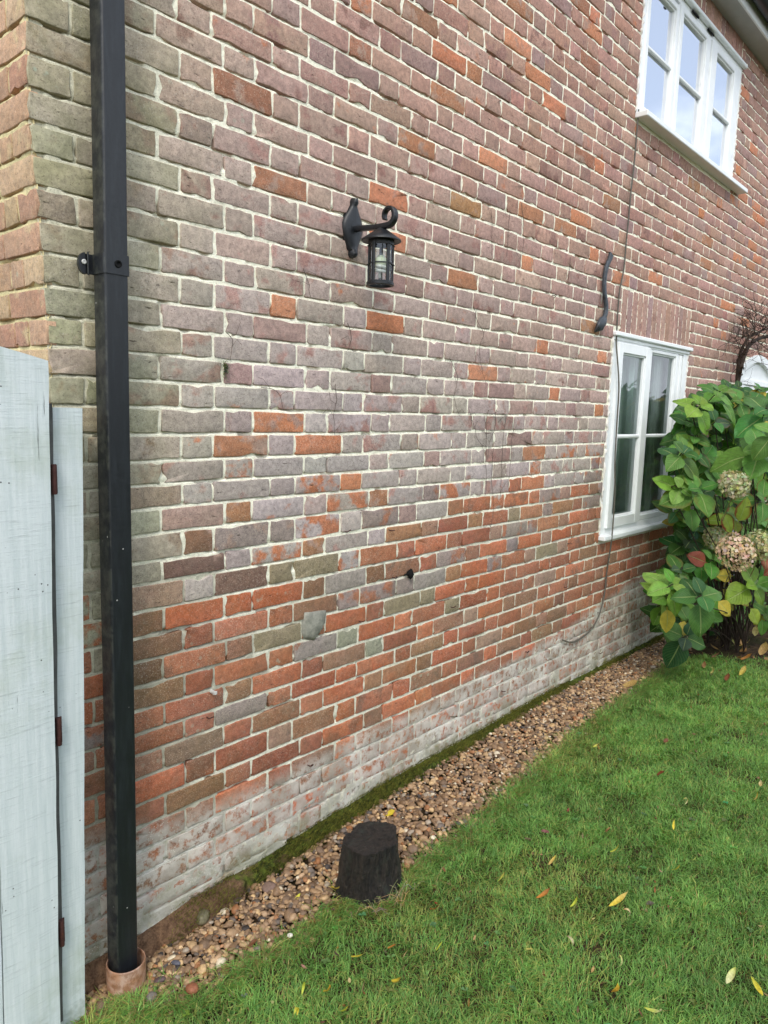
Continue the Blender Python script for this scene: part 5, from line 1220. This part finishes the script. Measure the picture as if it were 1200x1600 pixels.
# ------------------------------------------------------------ bare climber round the door
cl_ = empty('climber', (5.35, -.12, -.06), 'bare tangled climber arching over the far white door', 'climbing plant'); mb = MB(); tw = MB()
main = smooth_path([PX(1140, 700, -.12), PX(1146, 640, -.12), PX(1152, 600, -.12), PX(1157, 575, -.13), PX(1164, 552, -.14), PX(1172, 538, -.14), PX(1184, 530, -.14), PX(1200, 526, -.14), PX(1225, 534, -.14), PX(1260, 560, -.12)], 5)
main = [Vector((5.30, -.10, -.07)), Vector((5.32, -.11, .5))]+main; mb.tube(main, [.022-.012*i/len(main) for i in range(len(main))], 8)
m2 = smooth_path([PX(1150, 620, -.1), PX(1152, 585, -.12), PX(1156, 555, -.14), PX(1168, 530, -.18), PX(1180, 522, -.2), PX(1200, 514, -.2), PX(1230, 520, -.2)], 5); mb.build('stem', M['twig'], cl_, smooth=True); mb = MB(); mb.tube(m2, [.013-.006*i/len(m2) for i in range(len(m2))], 7)
mb.build('stem', M['twig'], cl_, smooth=True)
def twig(p, d, L_, r_, dep):
    P = [np.array(p)]; d = np.array(d, float); n_ = 6
    for i in range(n_):
        d = d+rng.normal(0, .28, 3)+[0, 0, .02]; d /= np.linalg.norm(d); q = P[-1]+d*L_/n_; q[1] = min(q[1], -.03); P.append(q)
    tw.tube(P, [r_*(1-.6*i/n_) for i in range(n_+1)], 5)
    if dep:
        for k in range(3): j = rng.integers(2, n_); twig(P[j], d+rng.normal(0, .8, 3), L_*rng.uniform(.4, .7), r_*.6, dep-1)
for i in range(34):
    b = main[rng.integers(len(main)-34, len(main)-8)] if i % 2 else m2[rng.integers(4, len(m2)-2)]
    twig(b, [rng.normal(-.1, .7), rng.normal(-.1, .3), rng.normal(.45, .5)], rng.uniform(.18, .42), .0034, 2)
tw.build('twigs', M['twig'], cl_, smooth=True)
mb = MB()
for i in range(30):
    b = m2[rng.integers(2, 12)]; k = len(mb.v); leafmesh(mb, .035, .011, rng.uniform(.5, 2), rng.normal(0, .6), srgb(60, 44, 36), srgb(70, 50, 38), 4)
    a = rng.uniform(0, 6.28); ca, sa = math.cos(a), math.sin(a)
    for q in range(k, len(mb.v)): X_, Y_, Z_ = mb.v[q]; mb.v[q] = (b.x+rng.normal(0, .0)+X_*ca-Y_*sa, b.y-.02+X_*sa+Y_*ca, b.z+Z_+.02*math.sin(i))
mb.build('withered_leaves', M['fallen'], cl_, smooth=True)
# ------------------------------------------------------------ hedge and trees across the garden, seen in the window panes
def leafcloud(name, blobs, n, size, c0, c1, parent=None):
    P = []; 
    tot = sum(b[3]*b[4]*b[5] for b in blobs)
    V = []; C = []
    for (x, y, z, a, b, c) in blobs:
        k = int(n*a*b*c/tot); d = rng.normal(0, 1, (k, 3)); d /= np.linalg.norm(d, axis=1)[:, None]; r_ = rng.uniform(.75, 1.02, (k, 1)); q = d*r_*[a, b, c]+[x, y, z]
        q = q[q[:, 2] > -.2]; k = len(q); t1 = rng.normal(0, 1, (k, 3)); t1 /= np.linalg.norm(t1, axis=1)[:, None]; t2 = np.cross(t1, rng.normal(0, 1, (k, 3))); t2 /= np.linalg.norm(t2, axis=1)[:, None]
        V.append(np.stack([q-t1*size, q+t2*size*.6, q+t1*size, q-t2*size*.6], 1)); t = rng.random((k, 1)); C.append(np.repeat(srgb(*c0)*(1-t)+srgb(*c1)*t, 4, 0))
    V = np.concatenate(V).reshape(-1, 3); return npmesh(name, V, np.arange(len(V)).reshape(-1, 4), M['grass'], parent, {'Col': np.concatenate(C)}, smooth=False)
bl = [(x, -11+rng.normal(0, .3), .9, 2.6, 1.2, 1.6+rng.normal(0, .2)) for x in np.arange(-14, 50, 2.4)]
o = leafcloud('garden_hedge', bl, 60000, .12, (54, 74, 40), (86, 110, 60)); tag(o, 'long dense hedge across the lawn opposite the house', 'hedge')
for i, (x, y, h, lb) in enumerate(((22, -15, 6.5, 'round tree beyond the hedge, nearer one'), (44, -17, 10.5, 'tall spreading tree beyond the far end of the hedge'), (-9, -16, 6, 'small tree beyond the hedge on the left side'))):
    te = empty('garden_tree', (x, y, -.2), lb, 'tree'); m = MB(); m.tube([(x, y, -.2), (x+.1, y, h*.4), (x, y+.1, h*.8)], [.25, .18, .06], 8); m.build('trunk', M['twig'], te, smooth=True)
    leafcloud('crown', [(x+rng.normal(0, h*.16), y+rng.normal(0, h*.14), h*rng.uniform(.68, .95), h*.2, h*.2, h*.12) for _ in range(10)], 12000, .14, (60, 80, 40), (100, 124, 60), te)
